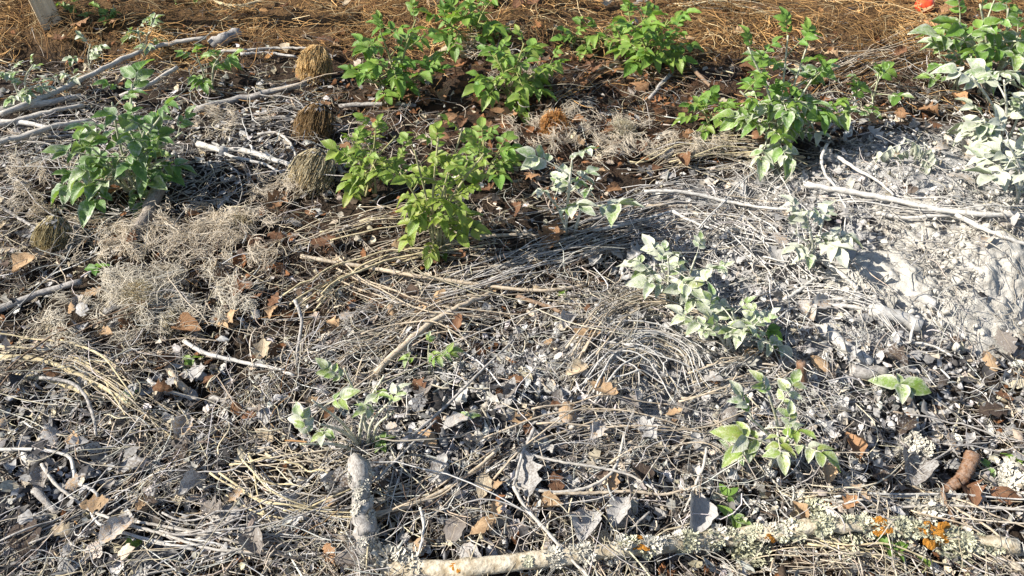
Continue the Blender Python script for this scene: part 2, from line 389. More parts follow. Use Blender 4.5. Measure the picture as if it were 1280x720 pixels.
# fine curled rootlets
n = 19000
px, py = sample_px(n, lambda x, y: clump(x + 300, y) * (1 - .4 * bare(x, y)) * (1 - .8 * hay_map(x, y)) * (1 - .6 * G(x, y, 1205, 335, 150, 85, 4)), 0, 900)
L = rng.uniform(.025, .11, n); Pt, Rd = stalks(n, px, py, L, rng.uniform(.0010, .0023, n), 5, 1.7, .017, tilt=.16, waves=.18)
add_stuff('rootlet_litter', 'fine curled rootlets and fibres scattered between the stalks', 'rootlets', Pt, Rd, litter_cols(px, py, n), M_LIT)

# short broken twig pieces
n = 2200
px, py = sample_px(n, lambda x, y: (1 - .8 * hay_map(x, y)) * (1 - .6 * G(x, y, 1205, 335, 150, 85, 4)), 40, 900)
Pt, Rd = stalks(n, px, py, rng.uniform(.015, .06, n), rng.uniform(.003, .0075, n), 4, .3, .012, tilt=.2)
add_stuff('broken_twigs', 'short broken twig pieces mixed into the litter', 'twigs', Pt, Rd * .9, litter_cols(px, py, n) * .85, M_LIT, 5)
# crumpled flakes of broken leaves
def flakes(n, px, py, size, up, col, name, label):
    """curled scraps with rounded, torn outlines"""
    c = flat(px, py); k = np.linspace(-.5, .5, 4); U, V2 = np.meshgrid(k, k); U = U.ravel(); V2 = V2.ravel()
    q = 1 - 1.5 * (U * V2) ** 2 * 4; jit = rng.normal(0, .075, (n, 16))
    u = U[None] * q[None] + jit * 1.0; v = (V2[None] * q[None] + rng.normal(0, .075, (n, 16))) * rng.uniform(.3, .9, (n, 1))
    pinch = 1 - rng.uniform(0, .8, (n, 1)) * np.abs(u + .1) * 1.4; v = v * pinch
    w = rng.normal(0, .045, (n, 16)) + rng.normal(0, 1.1, (n, 1)) * v ** 2 + rng.normal(0, .7, (n, 1)) * u ** 2 + rng.normal(0, .5, (n, 1)) * u * v
    th = rng.uniform(0, 6.28, n); ti = rng.normal(0, .4, n); ro = rng.normal(0, .4, n)
    A = np.stack([u, v, w], -1) * size[:, None, None]
    def rot(A, ax, a):
        i, j = [(1, 2), (2, 0), (0, 1)][ax]; B = A.copy(); ca, sa = np.cos(a)[:, None], np.sin(a)[:, None]
        B[..., i] = A[..., i] * ca - A[..., j] * sa; B[..., j] = A[..., i] * sa + A[..., j] * ca; return B
    A = rot(rot(rot(A, 0, ti), 1, ro), 2, th)
    base = np.stack([c[:, 0], c[:, 1], hgt(c[:, 0], c[:, 1]) + up], -1); A += base[:, None]
    f = np.array([[a * 4 + b, a * 4 + b + 1, a * 4 + b + 5, a * 4 + b + 4] for a in range(3) for b in range(3)]); f = (np.arange(n)[:, None, None] * 16 + f[None]).reshape(-1, 4)
    return tag(mk(name, A, f, mat=M_FLAKE, col=np.repeat(col, 16, 0)), label, 'leaf litter', kind='stuff')
n = 12500
px, py = sample_px(n, lambda x, y: (1 - .55 * hay_map(x, y)) * (1 - .8 * G(x, y, 1205, 335, 150, 85, 4)), 0, 900)
col = litter_cols(px, py, n); b = brown_map(px, py); hy = hay_map(px, py)
rust = rng.random(n) < np.clip(.12 + .65 * b + .3 * hy - .2 * ash_map(px, py), .02, 1)
col[rust] = np.array([.2, .095, .045]) * rng.uniform(.5, 1.5, (rust.sum(), 1))
flakes(n, px, py, rng.uniform(.011, .028, n) * (1 + 1.0 * rng.random(n) ** 3), rng.exponential(.010, n).clip(0, .04) + .003 + .014 * b, col, 'leaf_crumbs', 'broken crumbs of dead leaves strewn through the stalks')
# charred dark flakes and ash scale
n = 2600
px, py = sample_px(n, lambda x, y: np.clip(1.2 * G(x, y, 60, 600, 200, 150) + G(x, y, 560, 560, 200, 120) + .9 * G(x, y, 1130, 500, 220, 110) + G(x, y, 960, 320, 150, 100) + .8 * G(x, y, 300, 180, 90, 60) + .5 * G(x, y, 60, 270, 120, 60), 0, 1), 100, 900)
col = np.where(rng.random((n, 1)) < .35, np.array([[.06, .058, .06]]), np.array([[.38, .375, .37]])) * rng.uniform(.6, 1.4, (n, 1))
flakes(n, px, py, rng.uniform(.014, .05, n), rng.exponential(.009, n).clip(0, .04) + .003, col, 'charred_flakes', 'blue grey and black scales of burnt leaf and ash on the bed')
# lumps of ash and soil crumbs
def crumbs(n, px, py, size, col, name, label, cat, up=0.0):
    phi = (1 + 5 ** .5) / 2
    iv = np.array([[-1, phi, 0], [1, phi, 0], [-1, -phi, 0], [1, -phi, 0], [0, -1, phi], [0, 1, phi], [0, -1, -phi], [0, 1, -phi], [phi, 0, -1], [phi, 0, 1], [-phi, 0, -1], [-phi, 0, 1]]) / 1.9
    fv = np.array([[0, 11, 5], [0, 5, 1], [0, 1, 7], [0, 7, 10], [0, 10, 11], [1, 5, 9], [5, 11, 4], [11, 10, 2], [10, 7, 6], [7, 1, 8], [3, 9, 4], [3, 4, 2], [3, 2, 6], [3, 6, 8], [3, 8, 9], [4, 9, 5], [2, 4, 11], [6, 2, 10], [8, 6, 7], [9, 8, 1]])
    c = flat(px, py); A = iv[None] * rng.uniform(.6, 1.4, (n, 12, 1)) * rng.uniform(.6, 1.2, (n, 1, 3)) * size[:, None, None]
    A += np.stack([c[:, 0], c[:, 1], hgt(c[:, 0], c[:, 1]) + size * .3 + up], -1)[:, None]
    f = (np.arange(n)[:, None, None] * 12 + fv[None]).reshape(-1, 3)
    return tag(mk(name, A, f, mat=M_LIT, col=np.repeat(col, 12, 0)), label, cat, kind='stuff')
n = 5000
px, py = sample_px(n, lambda x, y: ash_map(x, y) ** 1.2 * (1 - .6 * G(x, y, 1205, 335, 150, 85, 4)), 100, 900); a = ash_map(px, py)
col = np.where(rng.random((n, 1)) < .25 + .6 * a[:, None], np.array([[.56, .55, .53]]), np.array([[.1, .09, .085]])) * rng.uniform(.7, 1.15, (n, 1))
crumbs(n, px, py, rng.uniform(.002, .007, n) * (1 + rng.random(n) ** 4 * 1.6), col, 'ash_crumbs', 'small lumps and crumbs of ash scattered over the soil', 'ash')
n = 320
px, py = sample_px(n, lambda x, y: G(x, y, 1200, 335, 130, 70, 3), 200, 460, 980, 1450)
crumbs(n, px, py, rng.uniform(.0025, .007, n) * (1 + rng.random(n) ** 5 * 2), np.array([[.5, .48, .435]]) * rng.uniform(.8, 1.08, (n, 1)), 'heap_crumbs', 'powdery lumps lying on the heap of pale ash', 'ash', rng.uniform(.012, .028, n))
n = 380
px, py = sample_px(n, lambda x, y: G(x, y, 1200, 330, 140, 80, 3), 200, 460, 980, 1450)
Pt, Rd = stalks(n, px, py, rng.uniform(.02, .12, n), rng.uniform(.0015, .004, n), 6, 1.2, .012, waves=.08); Pt[..., 2] += .022
add_stuff('dusted_straw', 'ash dusted straw bits half sunk in the ash heap', 'straw', Pt, Rd, np.array([[.5, .47, .42]]) * rng.uniform(.5, 1.1, (n, 1)), M_LIT)
n = 3500
px, py = sample_px(n, lambda x, y: bare(x, y), 100, 900)
col = np.where(rng.random((n, 1)) < .6, np.array([[.05, .047, .046]]), np.array([[.3, .3, .31]])) * rng.uniform(.6, 1.5, (n, 1))
crumbs(n, px, py, rng.uniform(.003, .010, n), col, 'soil_clods', 'dark crumbly clods of charred soil in the bare patches', 'soil')
# pale fluff from the dry flower heads
FL = [(250, 310, 70, 28, 1500), (190, 385, 45, 30, 1900), (150, 320, 50, 25, 500), (300, 290, 22, 18, 500), (690, 175, 40, 28, 700), (775, 180, 32, 26, 700), (45, 245, 60, 40, 500), (590, 75, 30, 18, 250), (290, 380, 30, 22, 300), (95, 430, 30, 22, 300), (350, 250, 30, 20, 300), (880, 190, 60, 14, 500), (660, 110, 40, 16, 400), (290, 150, 60, 25, 250)]
pts = []; hd = []; cl = []
for (cx, cy, rx, ry, m) in FL:
    m = int(m * .9); tuft = max(4, m // 20); tx = rng.normal(cx, rx * .6, tuft); ty = rng.normal(cy, ry * .6, tuft); ta = rng.uniform(0, 6.28, tuft); i = rng.integers(0, tuft, m); h_ = ta[i] + rng.normal(0, .6, m)
    pts.append(np.stack([tx[i] + rng.normal(0, 2.2, m) + 6 * np.cos(h_), ty[i] + rng.normal(0, 1.2, m) - 5 * np.sin(h_)], 1)); hd.append(h_); cl.append(np.full(m, .86 if cy > 360 else .84) + rng.uniform(-.12, .02, tuft)[i])
pts = np.vstack(pts); hd = np.concatenate(hd); cl = np.concatenate(cl); n = len(pts)
Pt, Rd = stalks(n, pts[:, 0], pts[:, 1], rng.uniform(.03, .07, n), rng.uniform(.0012, .0024, n), 5, .9, .012, heading=hd, tilt=.2, kink=0); Pt[..., 2] += .024
cc = cl[:, None] * np.array([[1.0, .94, .82]]) * rng.uniform(.8, 1.1, (n, 1)); cc[pts[:, 1] < 345] = cc[pts[:, 1] < 345] * np.array([1.0, .97, .94])
add_stuff('seed_fluff', 'pale silky fluff shed from the dry flower heads', 'seed fluff', Pt, Rd, cc, M_FLUFF)

# ------------------------------------------------------------------ sticks
def tube1(pts, r, sides=9, rough=.08, seed=0, n=None, taper_ends=True):
    """one capped uneven tube; pts (S,3), r (S,)"""
    g_ = np.random.default_rng(seed); S = len(pts); V, Fq = tubes(pts[None], r[None], sides)
    V = V[0]; ctr = pts[:, None, :]; V = ctr + (V - ctr) * (1 + rough * g_.normal(0, 1, (S, sides, 1)) * .6 + rough * g_.normal(0, 1, (S, 1, 1)))
    arc = np.concatenate([[0], np.cumsum(np.linalg.norm(np.diff(pts, axis=0), axis=1))])
    ang = np.arange(sides) * 2 * np.pi / sides
    tc = np.stack([np.cos(ang)[None] * r[:, None] * 1.5, np.sin(ang)[None] * r[:, None] * 1.5, np.repeat(arc[:, None] * .18, sides, 1)], -1)
    tc[..., 2] += seed * 1.7
    V = V.reshape(-1, 3); tc = tc.reshape(-1, 3)
    # end caps as quads collapsed onto a centre vertex pair
    c0, c1 = len(V), len(V) + 1
    V = np.vstack([V, pts[:1] , pts[-1:]]); tc = np.vstack([tc, tc[:1], tc[-1:]])
    k = np.arange(sides); k2 = (k + 1) % sides; b = (S - 1) * sides
    cap = [[c0, k2[i], k[i]] for i in range(sides)] + [[c1, b + k[i], b + k2[i]] for i in range(sides)]
    tri = np.vstack([Fq[:, [0, 1, 2]], Fq[:, [0, 2, 3]], np.array(cap)])
    return V, tri, tc
def stick_geom(pts_px, wpx, lift=.012, seed=0, rough=.07, taper=.75, seg=None, jitter=.6, sides=9):
    g_ = np.random.default_rng(seed + 100)
    q = []
    for i, p in enumerate(pts_px):
        up = lift if len(p) < 3 else p[2]
        q.append(P(p[0], p[1], up))
    q = np.array(q); wy = np.mean([p[1] for p in pts_px]); r0 = wpx * .47 * mpp(wy)
    Ls = np.sum(np.linalg.norm(np.diff(q, axis=0), axis=1)); n = seg or int(np.clip(Ls / max(r0 * 2.2, .008), 8, 46))
    c = resample(q, n); c[1:-1] += g_.normal(0, 1, (n - 2, 3)) * r0 * .22 * jitter
    t = np.linspace(0, 1, n); r = r0 * (1 - (1 - taper) * t)
    return tube1(c, r, sides, rough, seed)
SEED = [0]
def stick(name, label, pts, w, mat='grey', cat='stick', group=None, side=(), lift=.02, taper=.75, rough=.07, sides=9, jitter=.6):
    SEED[0] += 1
    v, f, tc = stick_geom(pts, w, lift, SEED[0], rough, taper, jitter=jitter, sides=sides)
    o = np.array(P(pts[0][0], pts[0][1])); 
    if not side:
        m = mk(name, v - o, f, mat=M_STICK[mat], tc=tc); m.location = o; return tag(m, label, cat, group)
    e = empty(name, o, label, cat, group); mk('main_stem', v - o, f, e, M_STICK[mat], tc=tc)
    for (sp_, sw) in side:
        SEED[0] += 1
        v, f, tc = stick_geom(sp_, sw, lift, SEED[0], rough, .6, jitter=jitter, sides=7); mk('side_twig', v - o, f, e, M_STICK[mat], tc=tc)
    return e
ST = 'stick'
stick('branch', 'long pale curved branch resting above the fan of grey branches behind the dusted bush', [(0, 143), (40, 128), (85, 108), (125, 88), (160, 71), (205, 54), (258, 47)], 7, 'pale', lift=.06)
stick('branch', 'thick pale branch lowest layer of the fan under the long curved branch', [(-20, 143), (30, 133), (70, 126), (102, 120)], 10, 'pale', lift=.05)
stick('branch', 'grey branch with split surface below the thick pale branch', [(-20, 160), (45, 144), (70, 138), (105, 132)], 7, 'pale', lift=.05)
stick('branch', 'short white peeled branch crossing under the grey ones', [(-10, 151), (30, 154), (62, 160)], 7, 'white', lift=.04)
stick('branch', 'dark grey branch running under the dusted bush', [(-20, 184), (25, 171), (60, 160), (115, 150)], 8, 'pale', lift=.05)
stick('branch', 'thin dark grey twig beneath the fan of branches', [(0, 176), (60, 171), (110, 168)], 4, 'grey', lift=.02)
stick('branch', 'pale branch partly hidden behind the leaves of the dusted bush', [(150, 121), (185, 106), (205, 94), (222, 84)], 7, 'pale', lift=.045)
stick('branch', 'straight grey stick lying between the dusted bush and the upright bristle head', [(244, 138), (290, 126), (330, 117), (384, 104)], 9, 'grey', lift=.03)
stick('branch', 'bleached white forked branch lying on blue grey ash', [(247, 180), (275, 187), (300, 188), (325, 194), (368, 208)], 8, 'white', lift=.03, side=[([(270, 187), (295, 197), (330, 205), (352, 217)], 5), ([(300, 188), (312, 181), (318, 190)], 4)])
stick('branch', 'thick brown broken stub leaning below the dusted bush', [(203, 228, .075), (192, 252, .05), (180, 275, .03), (166, 300, .01)], 17, 'bark', taper=1.1, rough=.05)
stick('branch', 'dark grey stick beside the foot of the brown stub', [(140, 316), (180, 306), (205, 299), (228, 291)], 7, 'grey')
stick('branch', 'dark twig touching the brown stub', [(118, 303), (140, 301), (165, 296)], 7, 'brown')
stick('branch', 'smooth grey stick slanting out of the straw below the fallen bristle head', [(-20, 390), (15, 380), (55, 365), (102, 352)], 11, 'grey', lift=.02)
stick('branch', 'thin pale stick pointing at the dark scaly head', [(-10, 252), (20, 270), (47, 287)], 5, 'grey', lift=.03)
stick('branch', 'long straight cream stick across the stalks below the yellowing plant', [(376, 320), (420, 328), (465, 335), (520, 345), (580, 353), (640, 361), (690, 363), (732, 356)], 6, 'tan', lift=.045, jitter=.3)
stick('branch', 'tan stick slanting up from the wilted plant toward the cream stick', [(470, 466), (490, 446), (530, 410), (570, 386), (615, 366)], 9, 'tan', lift=.04, taper=.85)
stick('branch', 'dark bent twig hooking down over the flattened straw', [(50, 472), (85, 477), (105, 492), (116, 518), (121, 545)], 5, 'grey', lift=.04)
stick('straw_blade', 'broad yellow straw blade bent over the dark soil', [(0, 446), (50, 450), (90, 464), (118, 478), (165, 505)], 7, 'straw', 'straw', lift=.03)
stick('straw_blade', 'flat yellow straw blade under the dark bent twig', [(20, 470), (60, 474), (95, 487), (130, 500)], 7, 'straw', 'straw', lift=.02)
stick('branch', 'whitish stick with a knee near the wilted plant', [(230, 426), (256, 441), (300, 452), (345, 461), (368, 470)], 6, 'white', lift=.03)
stick('branch', 'upright brown twig standing by the whitish kneed stick', [(369, 375, .08), (377, 400, .06), (373, 430, .04), (371, 458, .02)], 5, 'grey')
stick('branch', 'short thick broken stick below the fallen bristle head', [(200, 440), (212, 462), (226, 482), (236, 490)], 9, 'tan', taper=1.0)
stick('branch', 'pale twig with a swollen end beside the thick broken stick', [(186, 474), (200, 484), (214, 490), (250, 500)], 6, 'pale')
stick('branch', 'knobbly grey stick near the tan fallen leaves', [(262, 497), (290, 503), (318, 512), (345, 515)], 7, 'grey')
stick('branch', 'white zigzag twig on the dark charred soil', [(-10, 562), (45, 562), (85, 570), (92, 590), (96, 603), (118, 614), (121, 624), (115, 640), (124, 655), (150, 665), (200, 678), (245, 687)], 5, 'white', lift=.035, jitter=.5)
stick('branch', 'pale curved twig crossing the white zigzag twig', [(52, 580), (65, 600), (90, 622), (118, 640), (160, 655), (205, 668), (260, 685), (330, 692)], 4.5, 'pale', lift=.04)
stick('branch', 'straight pale stem running beside the curved twig', [(172, 652), (230, 663), (280, 674), (335, 687)], 4, 'pale', lift=.035)
stick('branch', 'small round ended grey stub beside the white zigzag twig', [(43, 612), (55, 624), (72, 642)], 10, 'grey', taper=.8)
stick('wood_chunk', 'charred split wood chunk half buried in the stalks', [(165, 712), (200, 700), (232, 690)], 30, 'char', 'wood', taper=.8, lift=.008, rough=.1)
stick('branch', 'thin white crooked twig beside the upright lichen covered stick', [(525, 634, .06), (529, 650, .05), (529, 668, .04), (524, 690, .03), (513, 722, .02)], 4, 'white')
stick('branch', 'pale twig curving around the left of the ash sheet leaf', [(642, 604), (680, 614), (720, 613), (750, 602), (768, 585), (777, 560), (780, 540)], 4.5, 'pale', lift=.04)
stick('branch', 'thin straight pale stem pointing toward the ash sheet leaf', [(662, 568), (700, 577), (745, 584), (790, 595), (822, 614)], 4, 'pale', lift=.045)
stick('branch', 'pale horizontal stem over the tangle above the lichen log', [(690, 617), (740, 616), (790, 614), (830, 618), (872, 607)], 4.5, 'tan', lift=.04)
stick('branch', 'pale stem crossing down over the lichen log', [(642, 608), (655, 632), (680, 660), (708, 692), (738, 724)], 5, 'pale', lift=.06)
stick('branch', 'grey stem leaning at the left end of the pale crossing stems', [(668, 535), (656, 560), (648, 585), (642, 607)], 5, 'grey', lift=.05)
stick('branch', 'thin stem slanting across the ash covered leaves', [(812, 640), (790, 660), (770, 680), (762, 700)], 3.5, 'grey', lift=.04)
stick('branch', 'long ash white branch with upright twigs crossing the dusted bed', [(1008, 230), (1050, 238), (1100, 246), (1140, 255), (1180, 263), (1230, 268), (1300, 270)], 8, 'ashy', lift=.05, side=[([(1044, 194), (1075, 214), (1100, 228), (1117, 244)], 5), ([(1034, 180, .08), (1027, 198, .07), (1030, 215, .06), (1045, 234, .05)], 5)])
stick('branch', 'ash white stick slanting into the ash heap', [(1195, 268), (1225, 284), (1255, 296), (1300, 312)], 6, 'ashy', lift=.05)
stick('branch', 'ash white twig bundle under the long ash white branch', [(1095, 266), (1130, 272), (1170, 270), (1210, 268)], 6, 'ashy', lift=.03)
stick('branch', 'ash dusted stem arching over the flattened grey stalks', [(805, 239), (855, 240), (910, 252), (960, 260), (1000, 262)], 5, 'ashy', lift=.05)
stick('branch', 'forked pale stem on the flattened grey stalks', [(742, 288), (780, 281), (812, 272), (841, 264)], 5, 'ashy', lift=.045, side=[([(841, 264), (862, 275), (890, 286)], 5)])
stick('branch', 'short cream stick among the flattened grey stalks', [(768, 259), (800, 258), (835, 256)], 5, 'tan', lift=.035)
stick('branch', 'upright pale twig with hooked tip left of the white dusted plant', [(811, 295, .07), (815, 305, .06), (818, 330, .03), (817, 350, .01)], 4, 'ashy')
stick('branch', 'ash dusted twig leaning on the ash heap edge', [(1015, 315), (1035, 332), (1055, 345), (1072, 362)], 7, 'ashy', lift=.03)
stick('branch', 'pale ash coated twig below the dusted sprig', [(980, 375), (1000, 362), (1022, 345)], 5, 'ashy', lift=.03)
stick('log_piece', 'short ash grey log with peeling bark near the small dusted seedling', [(1028, 408), (1045, 425), (1065, 440), (1088, 455)], 17, 'ashy', 'log', taper=.9, rough=.05)
stick('log_piece', 'grey rounded log end poking from the powder behind the small seedling', [(1062, 462), (1080, 466), (1108, 464)], 20, 'grey', 'log', taper=.8, rough=.06)
stick('log_piece', 'ash coated broken log with a hollow end', [(1085, 387), (1110, 393), (1132, 399), (1152, 408)], 18, 'ashy', 'log', taper=1.0, rough=.05)
stick('log_piece', 'ash coated log piece sunk at the edge of the ash heap', [(1132, 366), (1150, 371), (1170, 381)], 14, 'ashy', 'log', taper=.95)
stick('branch', 'grey curved branch sunk in powder beside the hollow log', [(1030, 380), (1070, 384), (1095, 392), (1115, 410)], 6, 'ashy', lift=.025)
stick('branch', 'white bent twig standing above the powder by the hollow log', [(1138, 430, .03), (1140, 415, .06), (1145, 400, .08)], 3.5, 'white')
stick('branch', 'white twig arching over the dark hollow by the short ash log', [(1110, 432), (1140, 428), (1165, 432), (1190, 445)], 4, 'white', lift=.03)
stick('bark_stub', 'reddish brown upright bark stub beside the pale green seedling', [(1003, 487, .0), (1002, 470, .04), (1001, 452, .08)], 13, 'red', 'bark', taper=.9, rough=.025, jitter=.15)
stick('branch', 'dark brown stick in the reddish litter between the potato plants', [(852, 72), (872, 92), (893, 113)], 6, 'brown', lift=.03)
stick('branch', 'grey brown stick slanting under the dark brown stick', [(842, 88), (826, 106), (812, 123)], 6, 'grey', lift=.03)
stick('branch', 'pale stick in the reddish litter near the low potato plant', [(744, 88), (765, 82), (785, 76)], 5, 'tan', lift=.025)
stick('branch', 'grey stick behind the dark bristle head', [(424, 133), (450, 131), (476, 130), (520, 132)], 6, 'grey', lift=.02)
stick('branch', 'pale grey stick touching the dark bristle head', [(318, 149), (345, 147), (374, 146)], 5, 'pale', lift=.02)
stick('branch', 'white curved twig above the straight grey stick', [(300, 66), (335, 66), (370, 71)], 4, 'white', lift=.02)
stick('branch', 'thin pale stick between the short grey log and the upright bristle head', [(262, 65), (310, 62), (345, 60), (388, 60)], 4, 'pale', lift=.025)
stick('log_piece', 'short grey cut log at the end of the long curved branch', [(264, 57), (280, 50), (299, 42)], 15, 'grey', 'log', taper=1.0, rough=.05)
stick('branch', 'grey twig curving over the bleached forked branch', [(322, 168), (345, 166), (362, 178), (370, 195)], 4, 'pale', lift=.03)
stick('branch', 'pale stem lying right of the yellowing plant', [(560, 291), (600, 295), (650, 293), (690, 296)], 5, 'tan', lift=.03)
stick('branch', 'brown stick running into the tan leaf near the stalk mound', [(645, 370), (690, 385), (720, 402)], 6, 'brown', lift=.03)
stick('branch', 'thin straight dark stem crossing the wilted plant', [(515, 545), (560, 505), (600, 465), (642, 425)], 4, 'grey', lift=.05, jitter=.2)
stick('branch', 'second thin dark stem beside the crossing one', [(470, 600), (510, 560), (545, 525)], 3.5, 'grey', lift=.05, jitter=.2)
stick('branch', 'straight ash dusted stem above the orange lichen log', [(1080, 640), (1130, 634), (1190, 632), (1290, 638)], 4, 'pale', lift=.035, jitter=.3)
stick('branch', 'brown twig standing by the curled bark', [(1178, 615, .05), (1188, 640, .03), (1200, 665, .02)], 6, 'brown')
stick('branch', 'straight brown reed slanting right of the upright lichen covered stick', [(465, 643), (510, 632), (550, 615), (590, 590), (625, 560)], 6, 'tan', lift=.035, jitter=.3)
stick('branch', 'bent stem with torn base by the round dusted leaves', [(883, 560), (880, 580), (870, 605), (855, 640)], 4, 'pale', lift=.04)
stick('green_stem', 'pale green arching stem on the hay at the back', [(262, -6), (275, 4), (300, 7), (335, -2)], 4, 'straw', 'stem', lift=.03)

# ------------------------------------------------------------------ bundles of stems (flattened stalks lying one way)
BLAB = {}
def bundle(label, guide, n, spread, pal, keep=4, wid=(.0018, .0042), lift=.04):
    """n stems following a line on the ground: the few thickest are things, the rest a mat"""
    n = max(keep + 6, int(n * .55)); q = np.array([P(a, b) for a, b in guide]); c = resample(q, 60); t = np.gradient(c, axis=0); t /= np.linalg.norm(t, axis=1, keepdims=True)
    nor = np.stack([-t[:, 1], t[:, 0], 0 * t[:, 0]], 1); sm = spread * mpp(np.mean([b for a, b in guide])); S = 14
    out = np.zeros((n, S, 3)); rad = np.zeros((n, S))
    for i in range(n):
        ln = rng.uniform(.4, 1.0); s0 = rng.uniform(-.1, 1.1 - ln); u = (np.linspace(s0, s0 + ln, S) * 59)
        uc = u.clip(0, 59); ex = (u - uc)[:, None] * np.linalg.norm(c[1] - c[0])
        k = np.stack([np.interp(uc, np.arange(60), c[:, j]) for j in range(3)], 1); nn = np.stack([np.interp(uc, np.arange(60), nor[:, j]) for j in range(3)], 1); tt = np.stack([np.interp(uc, np.arange(60), t[:, j]) for j in range(3)], 1)
        w = np.linspace(-.5, .5, S); kink = np.where(np.arange(S) >= rng.integers(3, S - 3), np.arange(S) - 7, 0) * rng.normal(0, .12) * (rng.random() < .4); off = rng.normal(0, 1.15) + kink + rng.normal(0, 1.9) * w + rng.normal(0, .9) * w * w * 2 + .12 * np.sin(w * rng.uniform(4, 14) + rng.uniform(0, 6))
        k = k + nn * (off * sm)[:, None] + tt * ex
        k[:, 2] = hgt(k[:, 0], k[:, 1]) + rng.uniform(.004, lift) + (.25 - w * w) * rng.uniform(0, .04) + .006 * np.sin(w * 9 + rng.uniform(0, 6))
        out[i] = k; rad[i] = rng.uniform(*wid) * .5 * (1 - .4 * np.linspace(0, 1, S))
    col = np.array([PAL[p] for p in rng.choice(pal, n)]) * rng.uniform(.7, 1.2, (n, 1))
    order = np.argsort(-rad[:, 0] - .0 * out[:, 7, 2])
    for j in order[:keep]:
        SEED[0] += 1
        zz = out[j].copy(); zz[:, 2] += .012
        v, f, tc = tube1(zz, rad[j] * 1.35, 6, .06, SEED[0]); o = zz[0].copy()
        m = mk('dry_twig', v - o, f, mat=M_STICK[{'ash': 'ashy', 'straw': 'straw', 'tan': 'tan', 'grey': 'grey', 'brown': 'brown', 'dark': 'grey', 'gold': 'tan'}[pal[0]]], tc=tc); m.location = o
        tag(m, label, 'stem', label)
    BM.append((out[order[keep:]], rad[order[keep:]], col[order[keep:]]))
BM = []
bundle('grey stem in the flattened horizontal sheaf right of the upright white dusted plant', [(700, 295), (760, 282), (820, 268), (880, 262), (970, 262)], 80, 16, ['grey', 'ash', 'tan', 'brown'], 7)
bundle('dark grey stem in the lower sheaf under the upright white dusted plant', [(560, 370), (640, 345), (720, 318), (790, 298), (850, 285)], 90, 16, ['grey', 'brown', 'ash', 'tan'], 7)
bundle('pale arched stem on the far side of the stalk mound', [(715, 490), (742, 430), (775, 398), (825, 384), (870, 400)], 70, 13, ['tan', 'ash', 'straw'], 8)
bundle('pale looping stem on the crown of the stalk mound', [(720, 495), (762, 452), (810, 432), (850, 448), (868, 482)], 60, 13, ['ash', 'tan', 'straw'], 7)
bundle('pale stem fanning out from the centre of the stalk mound', [(755, 462), (795, 462), (825, 480), (850, 500)], 26, 14, ['ash', 'straw', 'tan'], 5)
bundle('straight stem in the sheaf between the stalk mound and the pale green seedling', [(835, 505), (890, 485), (940, 465), (980, 440)], 50, 12, ['tan', 'ash', 'grey'], 5)
bundle('reed in the arc right of the upright lichen covered stick', [(460, 650), (530, 628), (585, 595), (640, 555)], 22, 7, ['tan', 'straw', 'brown'], 3)
bundle('straw stem curving round the hollow left of the upright lichen covered stick', [(315, 590), (345, 625), (395, 645), (470, 650)], 45, 11, ['straw', 'tan', 'ash'], 6)
bundle('straw stem on top of the nest left of the upright lichen covered stick', [(310, 575), (370, 590), (420, 600), (455, 600)], 45, 15, ['straw', 'tan', 'straw'], 4)
bundle('yellow straw stem in the flattened swathe under the dark bent twig', [(-10, 450), (60, 455), (110, 472), (150, 500), (215, 545)], 60, 12, ['straw', 'straw', 'tan'], 6)
bundle('thin dark stem crossing the flattened yellow swathe', [(5, 500), (70, 455), (140, 420), (200, 395)], 14, 8, ['brown', 'grey', 'dark'], 3, lift=.05)
bundle('ash white stem between the two white dusted plants', [(885, 290), (930, 315), (975, 340), (1020, 370)], 45, 20, ['ash', 'ash', 'grey'], 6, (.002, .0042))
bundle('ash white stem crossing below the big half dusted potato plant', [(915, 225), (950, 265), (985, 310), (1010, 350)], 34, 18, ['ash', 'grey'], 5, (.002, .0045))
bundle('ash white stem beside the long ash white branch', [(1020, 262), (1100, 262), (1180, 268), (1300, 276)], 26, 10, ['ash'], 4)
bundle('straw stem in the pale sheaf at the foot of the big half dusted potato plant', [(800, 225), (860, 205), (930, 200), (1005, 215)], 80, 14, ['straw', 'tan', 'straw', 'ash'], 6)
bundle('dusted stem in the sheaf left of the lower white dusted plant', [(870, 320), (905, 280), (945, 248), (1000, 225)], 40, 14, ['ash', 'tan', 'grey'], 5)
bundle('grey stem in the tangle above the ash sheet leaf', [(640, 600), (700, 565), (780, 550), (870, 560), (930, 600)], 70, 20, ['tan', 'ash', 'brown', 'grey'], 7)
bundle('tan stem in the open tangle above the cream stick', [(375, 385), (440, 345), (530, 322), (640, 312)], 70, 16, ['straw', 'tan', 'brown'], 7)
bundle('tan stem fanning below the left leaves of the yellowing plant', [(365, 305), (430, 290), (520, 272), (590, 262)], 40, 11, ['straw', 'tan', 'brown'], 4)
bundle('tan stem fanning below the cream stick', [(380, 480), (450, 430), (530, 390), (640, 375)], 80, 26, ['tan', 'grey', 'brown', 'straw'], 6)
bundle('brown stem rising under the cream stick', [(420, 340), (470, 375), (540, 400), (640, 410)], 60, 20, ['tan', 'grey', 'brown'], 4)
bundle('grey stem fanning over the burnt soil near the charred wood chunk', [(0, 715), (90, 665), (180, 620), (260, 590)], 26, 18, ['grey', 'tan', 'ash'], 4)
bundle('pale stem radiating past the charred wood chunk', [(160, 700), (250, 690), (340, 660), (440, 600)], 34, 16, ['grey', 'ash', 'tan'], 4)
bundle('straight pale stem below the white zigzag twig', [(170, 655), (260, 678), (350, 690), (450, 690)], 26, 12, ['ash', 'tan', 'grey'], 4)
bundle('straw stem under the orange patches of the lichen log', [(950, 690), (1030, 705), (1100, 712), (1160, 735)], 40, 12, ['straw', 'tan', 'brown'], 4)
